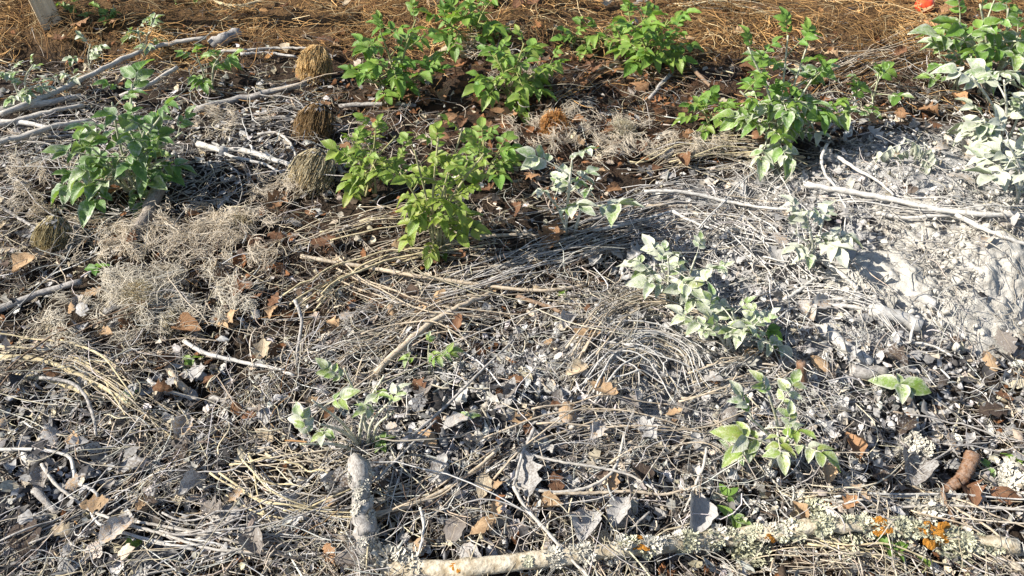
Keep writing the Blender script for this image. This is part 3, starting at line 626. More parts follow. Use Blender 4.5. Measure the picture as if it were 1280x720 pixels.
bundle('straw stem right of the orange patches of the lichen log', [(1130, 640), (1190, 668), (1230, 690), (1290, 715)], 36, 14, ['tan', 'straw', 'grey'], 4)
bundle('dusty stem lying over the right end of the lichen log', [(1000, 640), (1090, 632), (1180, 634), (1300, 642)], 16, 8, ['ash', 'straw'], 3)
bundle('brown hay stem between the hay and the dusted plants', [(990, 125), (1050, 100), (1110, 80), (1190, 62)], 90, 13, ['gold', 'tan', 'brown'], 5)
bundle('reddish brown stem arching in the litter between the potato plants', [(690, 130), (745, 100), (800, 92), (860, 110)], 50, 12, ['brown', 'tan', 'gold'], 4)
bundle('pale hay stem at the very back beside the potato plants', [(840, 6), (900, 8), (960, 22), (1010, 20)], 30, 6, ['straw', 'gold'], 3)
bundle('grey stem criss crossing under the fan of branches', [(0, 200), (80, 190), (150, 240), (210, 280)], 40, 30, ['grey', 'ash', 'brown'], 4)
bundle('grey stem among the bleached branches', [(230, 150), (300, 165), (360, 160), (420, 175)], 40, 22, ['grey', 'ash', 'dark'], 4)
bundle('stem on the bare soil near the curled bark', [(1090, 610), (1130, 590), (1180, 570), (1280, 560)], 22, 18, ['grey', 'ash', 'tan'], 3)
bundle('pale stem on the grey powder beyond the small seedling', [(950, 400), (1010, 385), (1080, 400), (1130, 440)], 34, 18, ['ash', 'grey'], 4)
Pt = np.vstack([b[0] for b in BM]); Rd = np.vstack([b[1] for b in BM]); cc = np.vstack([b[2] for b in BM])
add_stuff('stalk_sheaves', 'flattened sheaves of dead stalks lying in arcs over the bed', 'dry stalks', Pt, Rd, cc, M_LIT)

# ------------------------------------------------------------------ fallen leaves
def oak_mesh(i):
    g_ = np.random.default_rng(50 + i); rows = 12; v = np.linspace(0, 1, rows); cols = np.array([-1, -.5, 0, .5, 1])
    w = .30 * np.sin(np.pi * np.clip(v, .02, .985) ** .85) ** .7 * (1 + (.34 if i < 5 else .05) * np.cos(2 * np.pi * (3.4 * v + .1))) 
    U, V = np.meshgrid(cols, v); x = V + .05 * U * 0; y = U * w[:, None] * (1 + g_.normal(0, .08, U.shape))
    x = x + np.abs(U) * .05
    curl = g_.uniform(-1.2, 2.6); bend = g_.uniform(-.7, .7)
    z = curl * y * y * 1.6 + bend * (V - .5) ** 2 + g_.normal(0, .022, U.shape) + np.abs(U) * .02 * g_.normal()
    n = len(cols); a = np.arange(rows - 1)[:, None] * n + np.arange(n - 1)[None]
    f = np.stack([a, a + 1, a + n + 1, a + n], -1).reshape(-1, 4)
    vv = np.stack([x - .5, y, z], -1).reshape(-1, 3); tc = np.stack([U, V, 0 * U], -1).reshape(-1, 3)
    # leaf stalk
    k = len(vv); z0 = vv[2, 2]
    vv = np.vstack([vv, [[-.5, -.012, z0 + .008], [-.5, .012, z0 + .008], [-.68, .03, z0 + .03], [-.68, .012, z0 + .03]]]); tc = np.vstack([tc, np.zeros((4, 3))])
    f = np.vstack([f, [[k, k + 1, k + 2, k + 3]]])
    return mk('fallen_leaf', vv, f, mat=M_DEAD, tc=tc, link=False)
OAK = [oak_mesh(i) for i in range(9)]
TONE = {'rust': (.19, .1, .058), 'orange': (.32, .185, .1), 'tan': (.43, .30, .18), 'brown': (.16, .085, .045), 'grey': (.2, .18, .165), 'cream': (.5, .42, .3), 'dark': (.06, .045, .038)}
def fallen(px, py, size_px, tone, ash=0.0, label=None, group=None, rot=None, tilt=None, var=None, lift=.036):
    p = P(px, py, lift); sz = size_px * mpp(py); c = TONE[tone]; k = rnd.uniform(.8, 1.2)
    tl = tilt if tilt is not None else (rnd.gauss(0, .24), rnd.gauss(0, .24))
    M = Matrix.Translation(p.tolist()) @ Euler((tl[0], tl[1], rnd.uniform(0, 6.28) if rot is None else rot)).to_matrix().to_4x4() @ Matrix.Scale(sz, 4)
    o = ob('fallen_leaf', OAK[rnd.randrange(9) if var is None else var], None, M); o.color = (c[0] * k, c[1] * k, c[2] * k, ash)
    return tag(o, label, 'leaf', group)
NAMED = [
 (297, 355, 44, 'rust', 0, 'large dark rust leaf lying below the pale fluff'), (346, 250, 34, 'orange', 0, 'curled orange brown leaf left of the pale bristle head'),
 (405, 300, 32, 'rust', 0, 'rust leaf under the fanned tan stems left of the yellowing plant'), (431, 187, 22, 'orange', 0, 'small orange star shaped leaf above the yellowing plant'),
 (484, 226, 20, 'orange', 0, 'small orange brown leaf caught in the yellowing plant'), (328, 437, 34, 'cream', .1, 'tan leaf by the whitish kneed stick'),
 (283, 397, 34, 'tan', 0, 'tan upright leaf right of the fallen bristle head'), (232, 409, 42, 'orange', 0, 'long orange brown leaf pointing at the fallen bristle head'),
 (262, 472, 22, 'rust', 0, 'small reddish leaf beside the tiny green weed'), (242, 269, 20, 'orange', 0, 'small orange leaf beside the brown stub'),
 (688, 296, 44, 'orange', .1, 'tall crumpled tan brown leaf hanging at the foot of the upright white dusted plant'), (733, 416, 34, 'tan', .15, 'tan folded leaf at the edge of the stalk mound'),
 (722, 462, 30, 'cream', .3, 'rolled cream leaf left of the stalk mound'), (652, 524, 26, 'tan', .3, 'round grey tan leaf left of the dark hollow'),
 (700, 497, 30, 'grey', .6, 'cupped grey leaf around a dark hollow'), (695, 604, 34, 'rust', .2, 'rust edged leaf pinned under the pale crossing stems'),
 (1066, 558, 36, 'orange', .15, 'tan brown leaf lying between the pale green seedling and the curled bark'), (1063, 628, 26, 'orange', .05, 'small lobed tan oak leaf above the lichen log'),
 (1000, 640, 30, 'tan', .15, 'lobed pale oak leaf resting on the lichen log'), (1212, 612, 44, 'rust', .0, 'rust oak leaf spread beside the curled bark'),
 (1258, 616, 40, 'rust', .1, 'narrow rust leaf right of the rust oak leaf'), (547, 118, 34, 'orange', 0, 'bright orange leaf at the foot of the bushy potato plant'),
 (462, 163, 30, 'rust', 0, 'round brown leaf right of the dark bristle head'), (628, 142, 34, 'orange', 0, 'broken orange leaf below the leafy potato plant'),
 (892, 477, 13, 'orange', 0, 'tiny bright orange leaf scrap on the grey sheaf'), (1254, 496, 22, 'rust', .1, 'small brown leaf on the grey powder far from the seedling'),
 (604, 604, 36, 'cream', .1, 'pale lobed leaf right of the brown reed arc'), (603, 652, 44, 'tan', .35, 'brown torn leaf below the pale lobed leaf'),
 (412, 692, 28, 'orange', .0, 'orange brown leaf left of the upright lichen covered stick'), (436, 698, 36, 'grey', .5, 'grey pointed leaf against the upright lichen covered stick'),
 (182, 628, 28, 'tan', .3, 'pale speckled leaf right of the white zigzag twig'), (78, 664, 30, 'cream', .3, 'cream leaf bract standing near the round ended stub'),
 (30, 668, 60, 'dark', .5, 'large dark blue grey burnt leaf on the charred soil'), (278, 640, 52, 'grey', .75, 'large folded ash grey leaf left of the nest of straw'),
 (243, 606, 40, 'grey', .8, 'ash white crumpled leaf on the burnt soil'), (735, 655, 62, 'grey', .95, 'large ash covered leaf above the pale end of the lichen log'),
 (775, 640, 46, 'grey', .9, 'second ash covered leaf touching the large one'), (868, 640, 62, 'grey', .95, 'flat ash sheet leaf above the lichen log'),
 (1142, 588, 66, 'grey', .7, 'tall curled ash covered leaf with a brown edge beside the curled bark'), (660, 594, 60, 'grey', .8, 'ash grey bark like leaf under the pale crossing stems'),
 (548, 587, 40, 'grey', .8, 'ash grey leaf beside the reed arc'), (1092, 150, 26, 'orange', .05, 'orange leaf in the shade right of the big half dusted potato plant'),
 (888, 142, 34, 'rust', 0, 'rust leaf behind the small left shoot of the big potato plant'), (803, 108, 24, 'orange', 0, 'orange leaf with a pale spot in the reddish litter'),
 (1163, 138, 26, 'orange', .15, 'orange leaf below the ash dusted leaves'), (1008, 62, 26, 'tan', 0, 'tan leaf on the hay behind the big potato plant'),
 (1192, 10, 40, 'orange', 0, 'orange leaf behind the red fruit'), (1168, 24, 36, 'orange', 0, 'red orange leaf under the red fruit'),
 (100, 22, 26, 'orange', 0, 'orange leaf in front of the post shadow'), (70, 34, 26, 'rust', 0, 'rust leaf at the foot of the wooden post'),
 (30, 330, 40, 'tan', .3, 'tan bract under the dark scaly head'), (1020, 95, 28, 'tan', 0, 'tan leaf amid the leaves of the big potato plant')]
for (x, y, s, t, a, lab) in NAMED: fallen(x, y, s * .95, t, a * .9, lab)
LAND = [(155, 170, 'the ash rimmed bushy plant'), (60, 130, 'the fan of grey branches'), (395, 130, 'the dark bristle head'), (300, 195, 'the bleached forked branch'), (490, 70, 'the bushy green potato plant'), (640, 80, 'the yellow green upright plant'), (745, 55, 'the low dark green plant'), (815, 50, 'the bright green potato plant'),
        (950, 110, 'the big half dusted plant'), (1220, 60, 'the tall speckled plant'), (1250, 170, 'the white dusted tall plant'), (545, 220, 'the yellowing plant'), (690, 155, 'the orange tan bristle head'), (775, 165, 'the cream white bristle head'), (715, 250, 'the upright white dusted plant'), (840, 340, 'the sprawling white dusted plant'), (915, 410, 'the plant with one clean leaf'),
        (1015, 290, 'the white dusted sprig'), (1200, 320, 'the ash heap'), (1070, 430, 'the short ash grey log'), (1115, 490, 'the small speckled seedling'), (960, 530, 'the pale green seedling'), (1200, 590, 'the curled bark'), (1130, 665, 'the orange lichen patches'), (930, 680, 'the green lichen cushion'), (680, 700, 'the pale end of the lichen log'), (740, 610, 'the pale crossing stems'), (790, 450, 'the stalk mound'),
        (550, 600, 'the brown reed arc'), (455, 650, 'the upright lichen covered stick'), (440, 510, 'the wilted pale green plant'), (545, 410, 'the tan slanting stick'), (550, 345, 'the cream stick'), (310, 455, 'the whitish kneed stick'), (190, 385, 'the fallen cream bristle head'), (250, 310, 'the pale fluff'), (100, 485, 'the dark bent twig'), (60, 300, 'the dark scaly head'), (100, 610, 'the white zigzag twig'), (200, 700, 'the charred wood chunk'), (370, 610, 'the nest of straw'),
        (63, 15, 'the timber post'), (280, 50, 'the short grey cut log'), (1152, 12, 'the red fruit'), (1150, 265, 'the long ash white branch')]
def nearest(x, y): return min(LAND, key=lambda q: (q[0] - x) ** 2 + 1.8 * (q[1] - y) ** 2)[2]
USED = set()
TW = {'rust': 'rust brown', 'orange': 'orange tan', 'tan': 'tan', 'brown': 'dark brown', 'grey': 'grey', 'cream': 'cream', 'dark': 'blackened'}
def scatter(n, dens, tones, sz, ash, label, y0, y1):
    a, b = sample_px(n, dens, y0, y1, -80, 1360)
    for x, y in zip(a, b):
        t = rnd.choice(tones); s_ = rnd.uniform(*sz); k = rnd.uniform(*ash)
        big = 'large' if s_ > sz[0] + .7 * (sz[1] - sz[0]) else ('small' if s_ < sz[0] + .35 * (sz[1] - sz[0]) else '')
        lab = ' '.join(f"{big} {TW[t]} {'ash covered ' if k > .6 else 'dusty ' if k > .25 else ''}fallen leaf by {nearest(x, y)}".split())
        if lab in USED:
            two = sorted(LAND, key=lambda q: (q[0] - x) ** 2 + 1.8 * (q[1] - y) ** 2)[:2]; lab = lab.split(' by ')[0] + f' between {two[0][2]} and {two[1][2]}'
            for w_ in ('fallen ', 'ash covered ', 'dusty ', 'large ', 'small '):
                if len(lab.split()) > 16: lab = lab.replace(w_, '', 1)
        USED.add(lab)
        fallen(x, y, s_ * .00232 / mpp(y), t, k, lab, 'fallen leaves scattered over the bed', lift=rnd.uniform(.024, .05))
scatter(85, lambda x, y: brown_map(x, y), ['rust', 'orange', 'rust', 'brown', 'tan'], (18, 34), (0, .1), 'rust or orange fallen leaf in the reddish litter around the green plants', 40, 330)
scatter(34, lambda x, y: hay_map(x, y), ['tan', 'orange', 'rust', 'cream'], (20, 34), (0, 0), 'tan or orange fallen leaf lying on the golden hay', -20, 90)
scatter(100, lambda x, y: np.clip(G(x, y, 560, 570, 260, 120) + G(x, y, 1100, 520, 260, 130) + .8 * G(x, y, 80, 600, 200, 120), 0, 1), ['grey', 'grey', 'tan', 'dark'], (15, 33), (.35, .85), 'ash coated grey fallen leaf on the burnt soil', 380, 740)
scatter(45, lambda x, y: np.clip(G(x, y, 1130, 230, 170, 60) + .8 * G(x, y, 950, 330, 140, 90), 0, 1), ['grey', 'tan'], (18, 36), (.75, 1), 'white dusted crumpled leaf among the white dusted plants', 150, 450)
scatter(45, lambda x, y: np.clip(G(x, y, 330, 420, 300, 120), 0, 1), ['tan', 'cream', 'rust', 'brown', 'tan'], (12, 24), (0, .4), 'tan or brown fallen leaf caught in the straw and stalks', 250, 560)

# ------------------------------------------------------------------ potato plants
def leaflet_mesh(i, wid=.29, droop=.3, fold=.45):
    g_ = np.random.default_rng(80 + i); rows = 8; v = np.linspace(0, 1, rows); cols = np.array([-1, -.5, 0, .5, 1])
    w = wid * np.sin(np.pi * v ** .72) ** .85; w[0] = .015; w[-1] = .004
    U, V = np.meshgrid(cols, v); y = U * w[:, None] * (1 + g_.normal(0, .04, U.shape)); dr = droop * g_.uniform(.3, 1.6); fo = fold * g_.uniform(.2, 1.5)
    z = fo * np.abs(y) - dr * V ** 2 + .03 * np.sin(V * 9 + U * 2 + i) * np.abs(U) + g_.normal(0, .012, U.shape); z[:, 2] -= .008
    x = V * (1 - .12 * dr); n = 5; a = np.arange(rows - 1)[:, None] * n + np.arange(n - 1)[None]
    f = np.stack([a, a + 1, a + n + 1, a + n], -1).reshape(-1, 4)
    return mk('leaflet', np.stack([x, y, z], -1), f, mat=M_LEAF, tc=np.stack([U, V, 0 * U], -1).reshape(-1, 3), link=False)
LFT = [leaflet_mesh(i) for i in range(8)]; LFT_W = [leaflet_mesh(20 + i, .24, .6, .8) for i in range(5)]   # fresh, wilted
def leaf_proto(i):
    g_ = random.Random(300 + i); wilt = i >= 5
    L = np.linspace(0, .7, 8); dr = g_.uniform(.15, .55) + (.5 if wilt else 0); sw = g_.uniform(-.2, .2)
    c = np.stack([L, sw * L ** 2, .30 * L - dr * L ** 2], 1); r = .018 * (1 - .6 * np.linspace(0, 1, 8))
    v, f, tc = tube1(c, r, 5, .02, i); me = mk('leaf', v, f, mat=M_STEM, tc=tc, link=False)
    lf = []
    def at(s): return Vector([float(np.interp(s, L, c[:, k])) for k in range(3)])
    for s, sz in ((.30, .24), (.47, .31), (.63, .36)):
        if s < .4 and g_.random() < .3: continue
        for side in (1, -1):
            lf.append((at(s + g_.uniform(-.02, .02)), side * g_.uniform(.85, 1.2), g_.uniform(-.1, .4) + (.5 if wilt else 0), side * g_.uniform(-.3, .3), sz * g_.uniform(.85, 1.15)))
    d = c[-1] - c[-2]
    lf.append((at(.69), math.atan2(d[1], d[0]), -math.atan2(d[2], d[0]) * .7 + g_.uniform(-.1, .2), g_.uniform(-.2, .2), .43 * g_.uniform(.9, 1.1)))
    return me, lf
LEAVES = [leaf_proto(i) for i in range(9)]
BLUE = [0.0]
def add_leaf(root, M, size, ash, yel, wilt=False, few=False):
    i = rnd.randrange(5, 9) if wilt else rnd.randrange(5); me, lf = LEAVES[i]
    o = ob('leaf', me, root, M @ Matrix.Scale(size, 4)); o.color = (ash, yel, 0, 1)
    for j, (p, az, pit, roll, sz) in enumerate(lf if not few else lf[-3:]):
        m = Matrix.Translation(p) @ Euler((roll + rnd.gauss(0, .2), pit + rnd.gauss(0, .15), az + rnd.gauss(0, .12)), 'XYZ').to_matrix().to_4x4() @ Matrix.Scale(sz * rnd.uniform(.88, 1.12), 4)
        q = ob('leaflet', rnd.choice(LFT_W if wilt else LFT), o, m)
        q.color = (min(1, max(0, ash + rnd.gauss(0, .09))) if ash > .02 else 0, min(1, max(0, yel + rnd.gauss(0, .12))) if yel > .01 else 0, BLUE[0], 1)
def potato(label, base, stems, ash=0, yel=0, size=.15, n=6, wilt=False, group=None, name='potato_plant', spread=1.0, grad=0.0, lo=.3, blue=0.0):
    """stems: (tip px, tip py, how far the tip leans away in y); ash grows toward the ground by grad"""
    BLUE[0] = blue; size *= .97 if ash < .3 else 1.03; n += 2 if ash < .3 else 0; yel = yel + .1 if ash < .3 and blue == 0 else yel
    b = P(*base); e = empty(name, b, label, 'plant', group); a0 = rnd.uniform(0, 6.28)
    for si, st in enumerate(stems):
        dy = st[2] if len(st) > 2 else 0.0
        b2 = b + np.array([rnd.gauss(0, .012), rnd.gauss(0, .008), -.01]); tip = Py(st[0], st[1] + (9 if ash < .3 and st[1] < 130 else 0), b[1] + dy)
        mid = (b2 + tip) / 2 + np.array([(b2[0] - tip[0]) * .12, 0, .02]); c = resample([b2, mid, tip], 14)
        r = np.linspace(.0058, .0026, 14) * (size / .15) ** .5
        SEED[0] += 1; v, f, tc = tube1(c - b, r, 7, .05, SEED[0]); s = mk('stem', v, f, e, M_STEM, tc=tc); s.color = (min(1, ash + grad * .5), yel * .7 + .1, 0, 1)
        H = max(.05, tip[2] - b[2])
        for j in range(n):
            t = lo + (1 - lo) * (j + .6) / n; p = np.array([np.interp(t, np.linspace(0, 1, 14), c[:, k]) for k in range(3)]) - b
            az = a0 + 2.4 * (j + si * 2.3) + rnd.gauss(0, .25); el = (-.55 * max(0, t - .55) / .45 * 1.6 - .05 + rnd.gauss(0, .15)) * (0 if wilt else 1) + (.3 if wilt else 0)
            sz = size * spread * (1.05 - .5 * max(0, t - .7) / .3) * rnd.uniform(.82, 1.15)
            M = Matrix.Translation(p.tolist()) @ Euler((rnd.gauss(0, .15), el, az)).to_matrix().to_4x4()
            aa = min(1, ash + grad * (1 - t)) if ash + grad > 0 else 0
            add_leaf(e, M, sz, aa, yel * (1.3 - .6 * t), wilt)
    return e
potato('bushy blue green potato plant with ash rimmed leaves beside the fan of grey branches', (172, 240), [(140, 128, .03), (205, 140, .05), (115, 185, -.05), (215, 195, -.05), (165, 105, .1), (112, 225, -.1), (180, 165, 0), (95, 200, -.04), (228, 165, .02), (150, 205, -.08)], .44, .04, .16, 4, grad=.1, blue=.55)
potato('bushy green potato plant next to the upright bristle head', (500, 118), [(475, 30), (520, 15, .05), (455, 55, -.02), (535, 85, -.03), (450, 92, -.05)], .03, .06, .15, 4, grad=.06)
potato('leafy green potato plant growing against the small pale post', (590, 60), [(575, 8, .02), (610, -5, .05), (555, 20, -.03)], 0, .05, .15, 5)
potato('yellow green potato plant with an upright tip in front of the leafy one', (640, 128), [(655, 45), (620, 60), (690, 70), (610, 95, -.05)], 0, .16, .15, 5)
potato('low dark green potato plant squeezed between two taller ones', (742, 62), [(715, 38), (755, 32)], 0, .05, .13, 5)
potato('bright green potato plant standing on the hay edge beside the reddish litter', (815, 88), [(800, 5), (835, 15, .05), (785, 18, -.02), (845, 35, -.04), (810, 58, -.06)], .0, .1, .155, 4)
potato('big half dusted potato plant, clean green above and ash grey below', (965, 190), [(935, 50, .03), (985, 35, .06), (1010, 45, .05), (925, 105, -.02), (1015, 90), (1040, 125, -.02), (985, 130, -.05), (945, 150, -.06), (1075, 115, .02)], .03, .06, .15, 4, grad=1.15)
potato('small green shoot at the left foot of the big half dusted potato plant', (885, 165), [(868, 125), (890, 140, -.03)], .08, .1, .12, 4)
potato('dusted potato shoot right of the big half dusted potato plant', (1085, 130), [(1098, 92), (1075, 105)], .4, .1, .12, 3)
potato('tall speckled potato plant beside the red fruit', (1230, 120), [(1225, 5, .02), (1260, 10, .03), (1195, 25), (1275, 40), (1185, 60, -.05), (1262, 60, -.06), (1210, 45, -.02)], .33, .1, .215, 4, grad=.45)
potato('white dusted potato plant in front of the tall speckled one', (1245, 200), [(1215, 95), (1255, 100), (1275, 140), (1230, 150, -.04)], .86, .05, .17, 4)
potato('white dusted drooping plant above the long ash white branch', (1270, 262), [(1258, 175), (1285, 190), (1250, 215, -.03)], .95, .02, .16, 4)
potato('low speckled shoot at the left of the tall speckled potato plant', (1190, 115), [(1172, 70), (1195, 88)], .5, .08, .14, 4)
potato('yellowing potato plant with a woody stem above the cream stick', (548, 312), [(548, 172), (578, 160, .04), (518, 188), (605, 192), (560, 215, -.03), (538, 272, -.02), (500, 215), (585, 235, -.02)], .06, .42, .11, 5, grad=.25)
potato('sprawling yellow green shoot left of the woody yellowing plant', (462, 242), [(440, 175), (470, 160), (495, 170), (432, 205), (500, 205)], .04, .36, .11, 4, grad=.1)
potato('small green leafy tip right of the woody yellowing plant', (608, 225), [(605, 175), (628, 190)], .03, .1, .12, 4)
potato('upright white dusted potato plant standing alone on the grey sheaf', (712, 300), [(716, 192), (740, 232, -.01), (680, 238, .0)], .76, .1, .15, 3, lo=.5)
potato('white dusted wilted plant sprawling right of the grey sheaf', (835, 385), [(825, 330), (870, 320), (890, 345), (850, 355, -.03), (805, 345), (835, 318)], .8, .2, .112, 3, lo=.45)
potato('white dusted wilted plant with one clean green leaf beside the stalk mound', (915, 440), [(880, 395), (915, 390), (945, 405), (900, 415, -.03), (865, 410), (955, 418)], .78, .2, .105, 3, lo=.45)
potato('white dusted sprig leaning at the edge of the ash heap', (1012, 332), [(1003, 262), (1030, 270), (1012, 290, -.03), (992, 290)], .93, .05, .12, 3, lo=.4)
potato('white dusted withered bunch below the ash dusted leaves', (1140, 205), [(1130, 172), (1155, 178)], .95, .1, .12, 4, wilt=True)
potato('pale green speckled potato seedling beside the reddish bark stub', (962, 585), [(960, 490, .02), (935, 520), (985, 545, -.05)], .64, .4, .12, 3, lo=.45)
potato('wilted pale green potato plant behind the upright lichen covered stick', (455, 560), [(390, 500, -.03), (480, 470), (400, 530, -.1), (490, 500, -.05), (430, 460, .05), (375, 555, -.06), (492, 515, -.02)], .66, .4, .105, 1, lo=.6)
potato('small light green shoot by the tan slanting stick', (545, 470), [(536, 432)], .5, .3, .075, 4)
potato('small dusted green plant at the end of the long curved branch', (262, 108), [(245, 68), (280, 65)], .4, .12, .125, 4)
potato('ash dusted seedling group at the back beside the dark hollow', (28, 128), [(15, 85), (42, 80), (50, 105, -.03)], .72, .1, .085, 4)
potato('thin dusted seedling rising from the dark hollow', (112, 92), [(113, 55)], .7, .1, .1, 4)
potato('pale dusted seedling behind the long curved branch', (178, 62), [(172, 35), (190, 38)], .65, .15, .11, 4)
potato('low dusted plant under the long curved branch', (85, 120), [(70, 95), (100, 92)], .75, .1, .07, 3)
# one clean leaf on the wilted plant, plus simple seedlings with broad leaves
def sprout(label, base, leaves, ash=.2, yel=.1, name='seedling', stem_h=.03, group=None):
    b = P(*base); e = empty(name, b, label, 'plant', group); c = np.array([[0, 0, -.01], [.002, 0, stem_h * .5], [0, .002, stem_h]])
    SEED[0] += 1; v, f, tc = tube1(resample(c, 6), np.full(6, .0018), 5, .05, SEED[0]); s = mk('stem', v, f, e, M_STEM, tc=tc); s.color = (ash, yel, 0, 1)
    for (dx, dy, sz) in leaves:                       # leaf tip offset in photo pixels from the base, leaf length in pixels
        az = math.atan2(-dy * 1.35, dx); L = sz * mpp(base[1])
        M = Matrix.Translation((0, 0, stem_h)) @ Euler((rnd.gauss(0, .2), rnd.uniform(-.3, .15), az)).to_matrix().to_4x4() @ Matrix.Scale(L, 4)
        q = ob('leaf', rnd.choice(LFT), e, M); q.color = (min(1, max(0, ash + rnd.gauss(0, .08))), yel, 0, 1)
sprout('small speckled seedling with two broad leaves on the grey powder', (1116, 495), [(-36, -8, 36), (42, 8, 40), (6, -16, 20), (-12, 34, 30), (22, 32, 22)], .62, .25, stem_h=.05)
sprout('single clean green leaf poking from the dark stalks beside the white dusted plant', (955, 425), [(10, 18, 34), (16, -4, 20)], .1, .02, 'leaf_sprig', .04)
sprout('round dusted green leaves above the flat ash sheet leaf', (907, 628), [(-8, -14, 20), (10, -6, 18), (4, 12, 16)], .35, .1)
sprout('round pale green leaves resting on the lichen log', (913, 655), [(-10, -6, 24), (12, 4, 24), (2, 14, 22)], .45, .2)
sprout('dusted round leaves left of the pale green speckled seedling', (917, 570), [(-14, -8, 24), (12, -12, 24), (2, 16, 24)], .6, .1)
sprout('tiny green weed under the right end of the lichen log', (1112, 695), [(-12, -10, 20), (14, -4, 20), (8, 12, 16)], .15, .1)
sprout('tiny green weed beneath the orange lichen', (1102, 690), [(-10, -14, 20), (2, 10, 16)], .3, .1)
sprout('tiny green weed with yellow stem at the bottom of the litter', (1152, 716), [(-6, -16, 20), (8, -8, 14)], .2, .3)
sprout('tiny green weed among the tan leaves', (243, 458), [(-14, -4, 15), (12, -8, 16), (4, 8, 14), (-6, 10, 12)], .05, .2)
sprout('dark green weed in the pale fluff', (125, 345), [(-18, -2, 18), (16, -4, 18), (4, 8, 14), (-6, -10, 14), (12, 8, 12)], .05, 0)
sprout('tiny green weed against the charred wood chunk', (172, 692), [(-8, -8, 18), (10, -12, 16), (-4, 10, 14)], .2, .15)
sprout('small star shaped pale weed behind the upright lichen covered stick', (478, 562), [(-12, -6, 18), (14, -8, 20), (4, -18, 18), (10, 14, 16), (-8, 12, 14)], .45, .2)
sprout('small green weed near the round grey leaf', (586, 532), [(-10, -6, 18), (10, -4, 18)], .5, .2)
sprout('pale clover like weed beside the cream stick end', (702, 373), [(-10, -4, 12), (10, -6, 12), (4, 8, 10), (-6, 8, 10)], .35, .2)
sprout('dark green weed at the foot of the woody yellowing plant', (555, 325), [(-14, -4, 20), (12, -8, 18), (4, 10, 14)], .1, .1)
sprout('small green weed right of the curled bark', (1262, 585), [(-10, -8, 18), (12, -6, 20), (4, 10, 14)], .2, .2)
sprout('blue green weed beside the rust oak leaf', (1228, 592), [(-4, -14, 18), (2, 14, 18)], .4, .05)
sprout('grey green weed by the white zigzag twig', (165, 505), [(-12, -6, 16), (10, -8, 16), (2, 10, 12)], .6, .1)
sprout('low dark green weed in the shade under the bright green potato plant', (808, 84), [(-22, -2, 20), (18, -6, 20), (-4, 8, 16), (10, 10, 16), (-12, -12, 16)], .05, 0)
for (x, y) in [(92, 18), (112, 26), (128, 24), (138, 32), (120, 14), (100, 8), (250, 6), (225, 4), (80, 12), (146, 22)]:
    sprout('low green weed growing in the hay beside the wooden post', (x, y), [(rnd.uniform(-12, 12), rnd.uniform(-9, 9), rnd.uniform(7, 13)) for _ in range(6)], .1, .25, 'weed', .03, 'weeds beside the wooden post')

# ------------------------------------------------------------------ dry bristly flower heads
def head_mesh(i, n=1200):
    g_ = np.random.default_rng(700 + i); r = np.sqrt(g_.random(n)) * .36; r[: n // 2] = g_.uniform(.30, .38, n // 2); a = g_.uniform(0, 6.28, n)
    L = g_.uniform(.5, 1.05, n) ** .7 * (1 - .35 * (r / .38) ** 2 * .6); s = np.linspace(0, 1, 5)[None]
    fl = (.75 + .55 * np.sin(s * 2.2)) + g_.normal(0, .12, (n, 1)) * s + (g_.random((n, 1)) < .2) * s * g_.uniform(0, .5, (n, 1))
    x = (r[:, None] * np.cos(a)[:, None]) * fl + g_.normal(0, .015, (n, 5)); y = (r[:, None] * np.sin(a)[:, None]) * fl + g_.normal(0, .015, (n, 5)); z = L[:, None] * s
    Pt = np.stack([x, y, z], -1); Rd = np.full((n, 5), .0105) * (1 - .5 * s); V, Fq = tubes(Pt, Rd, 3)
    base = np.where(g_.random((n, 1)) < .6, np.array([[.8, .66, .42]]), np.array([[.66, .5, .27]])) * g_.uniform(.7, 1.25, (n, 1))
    return V, Fq, np.repeat(base, 15, 0)
HV = [head_mesh(i) for i in range(2)]
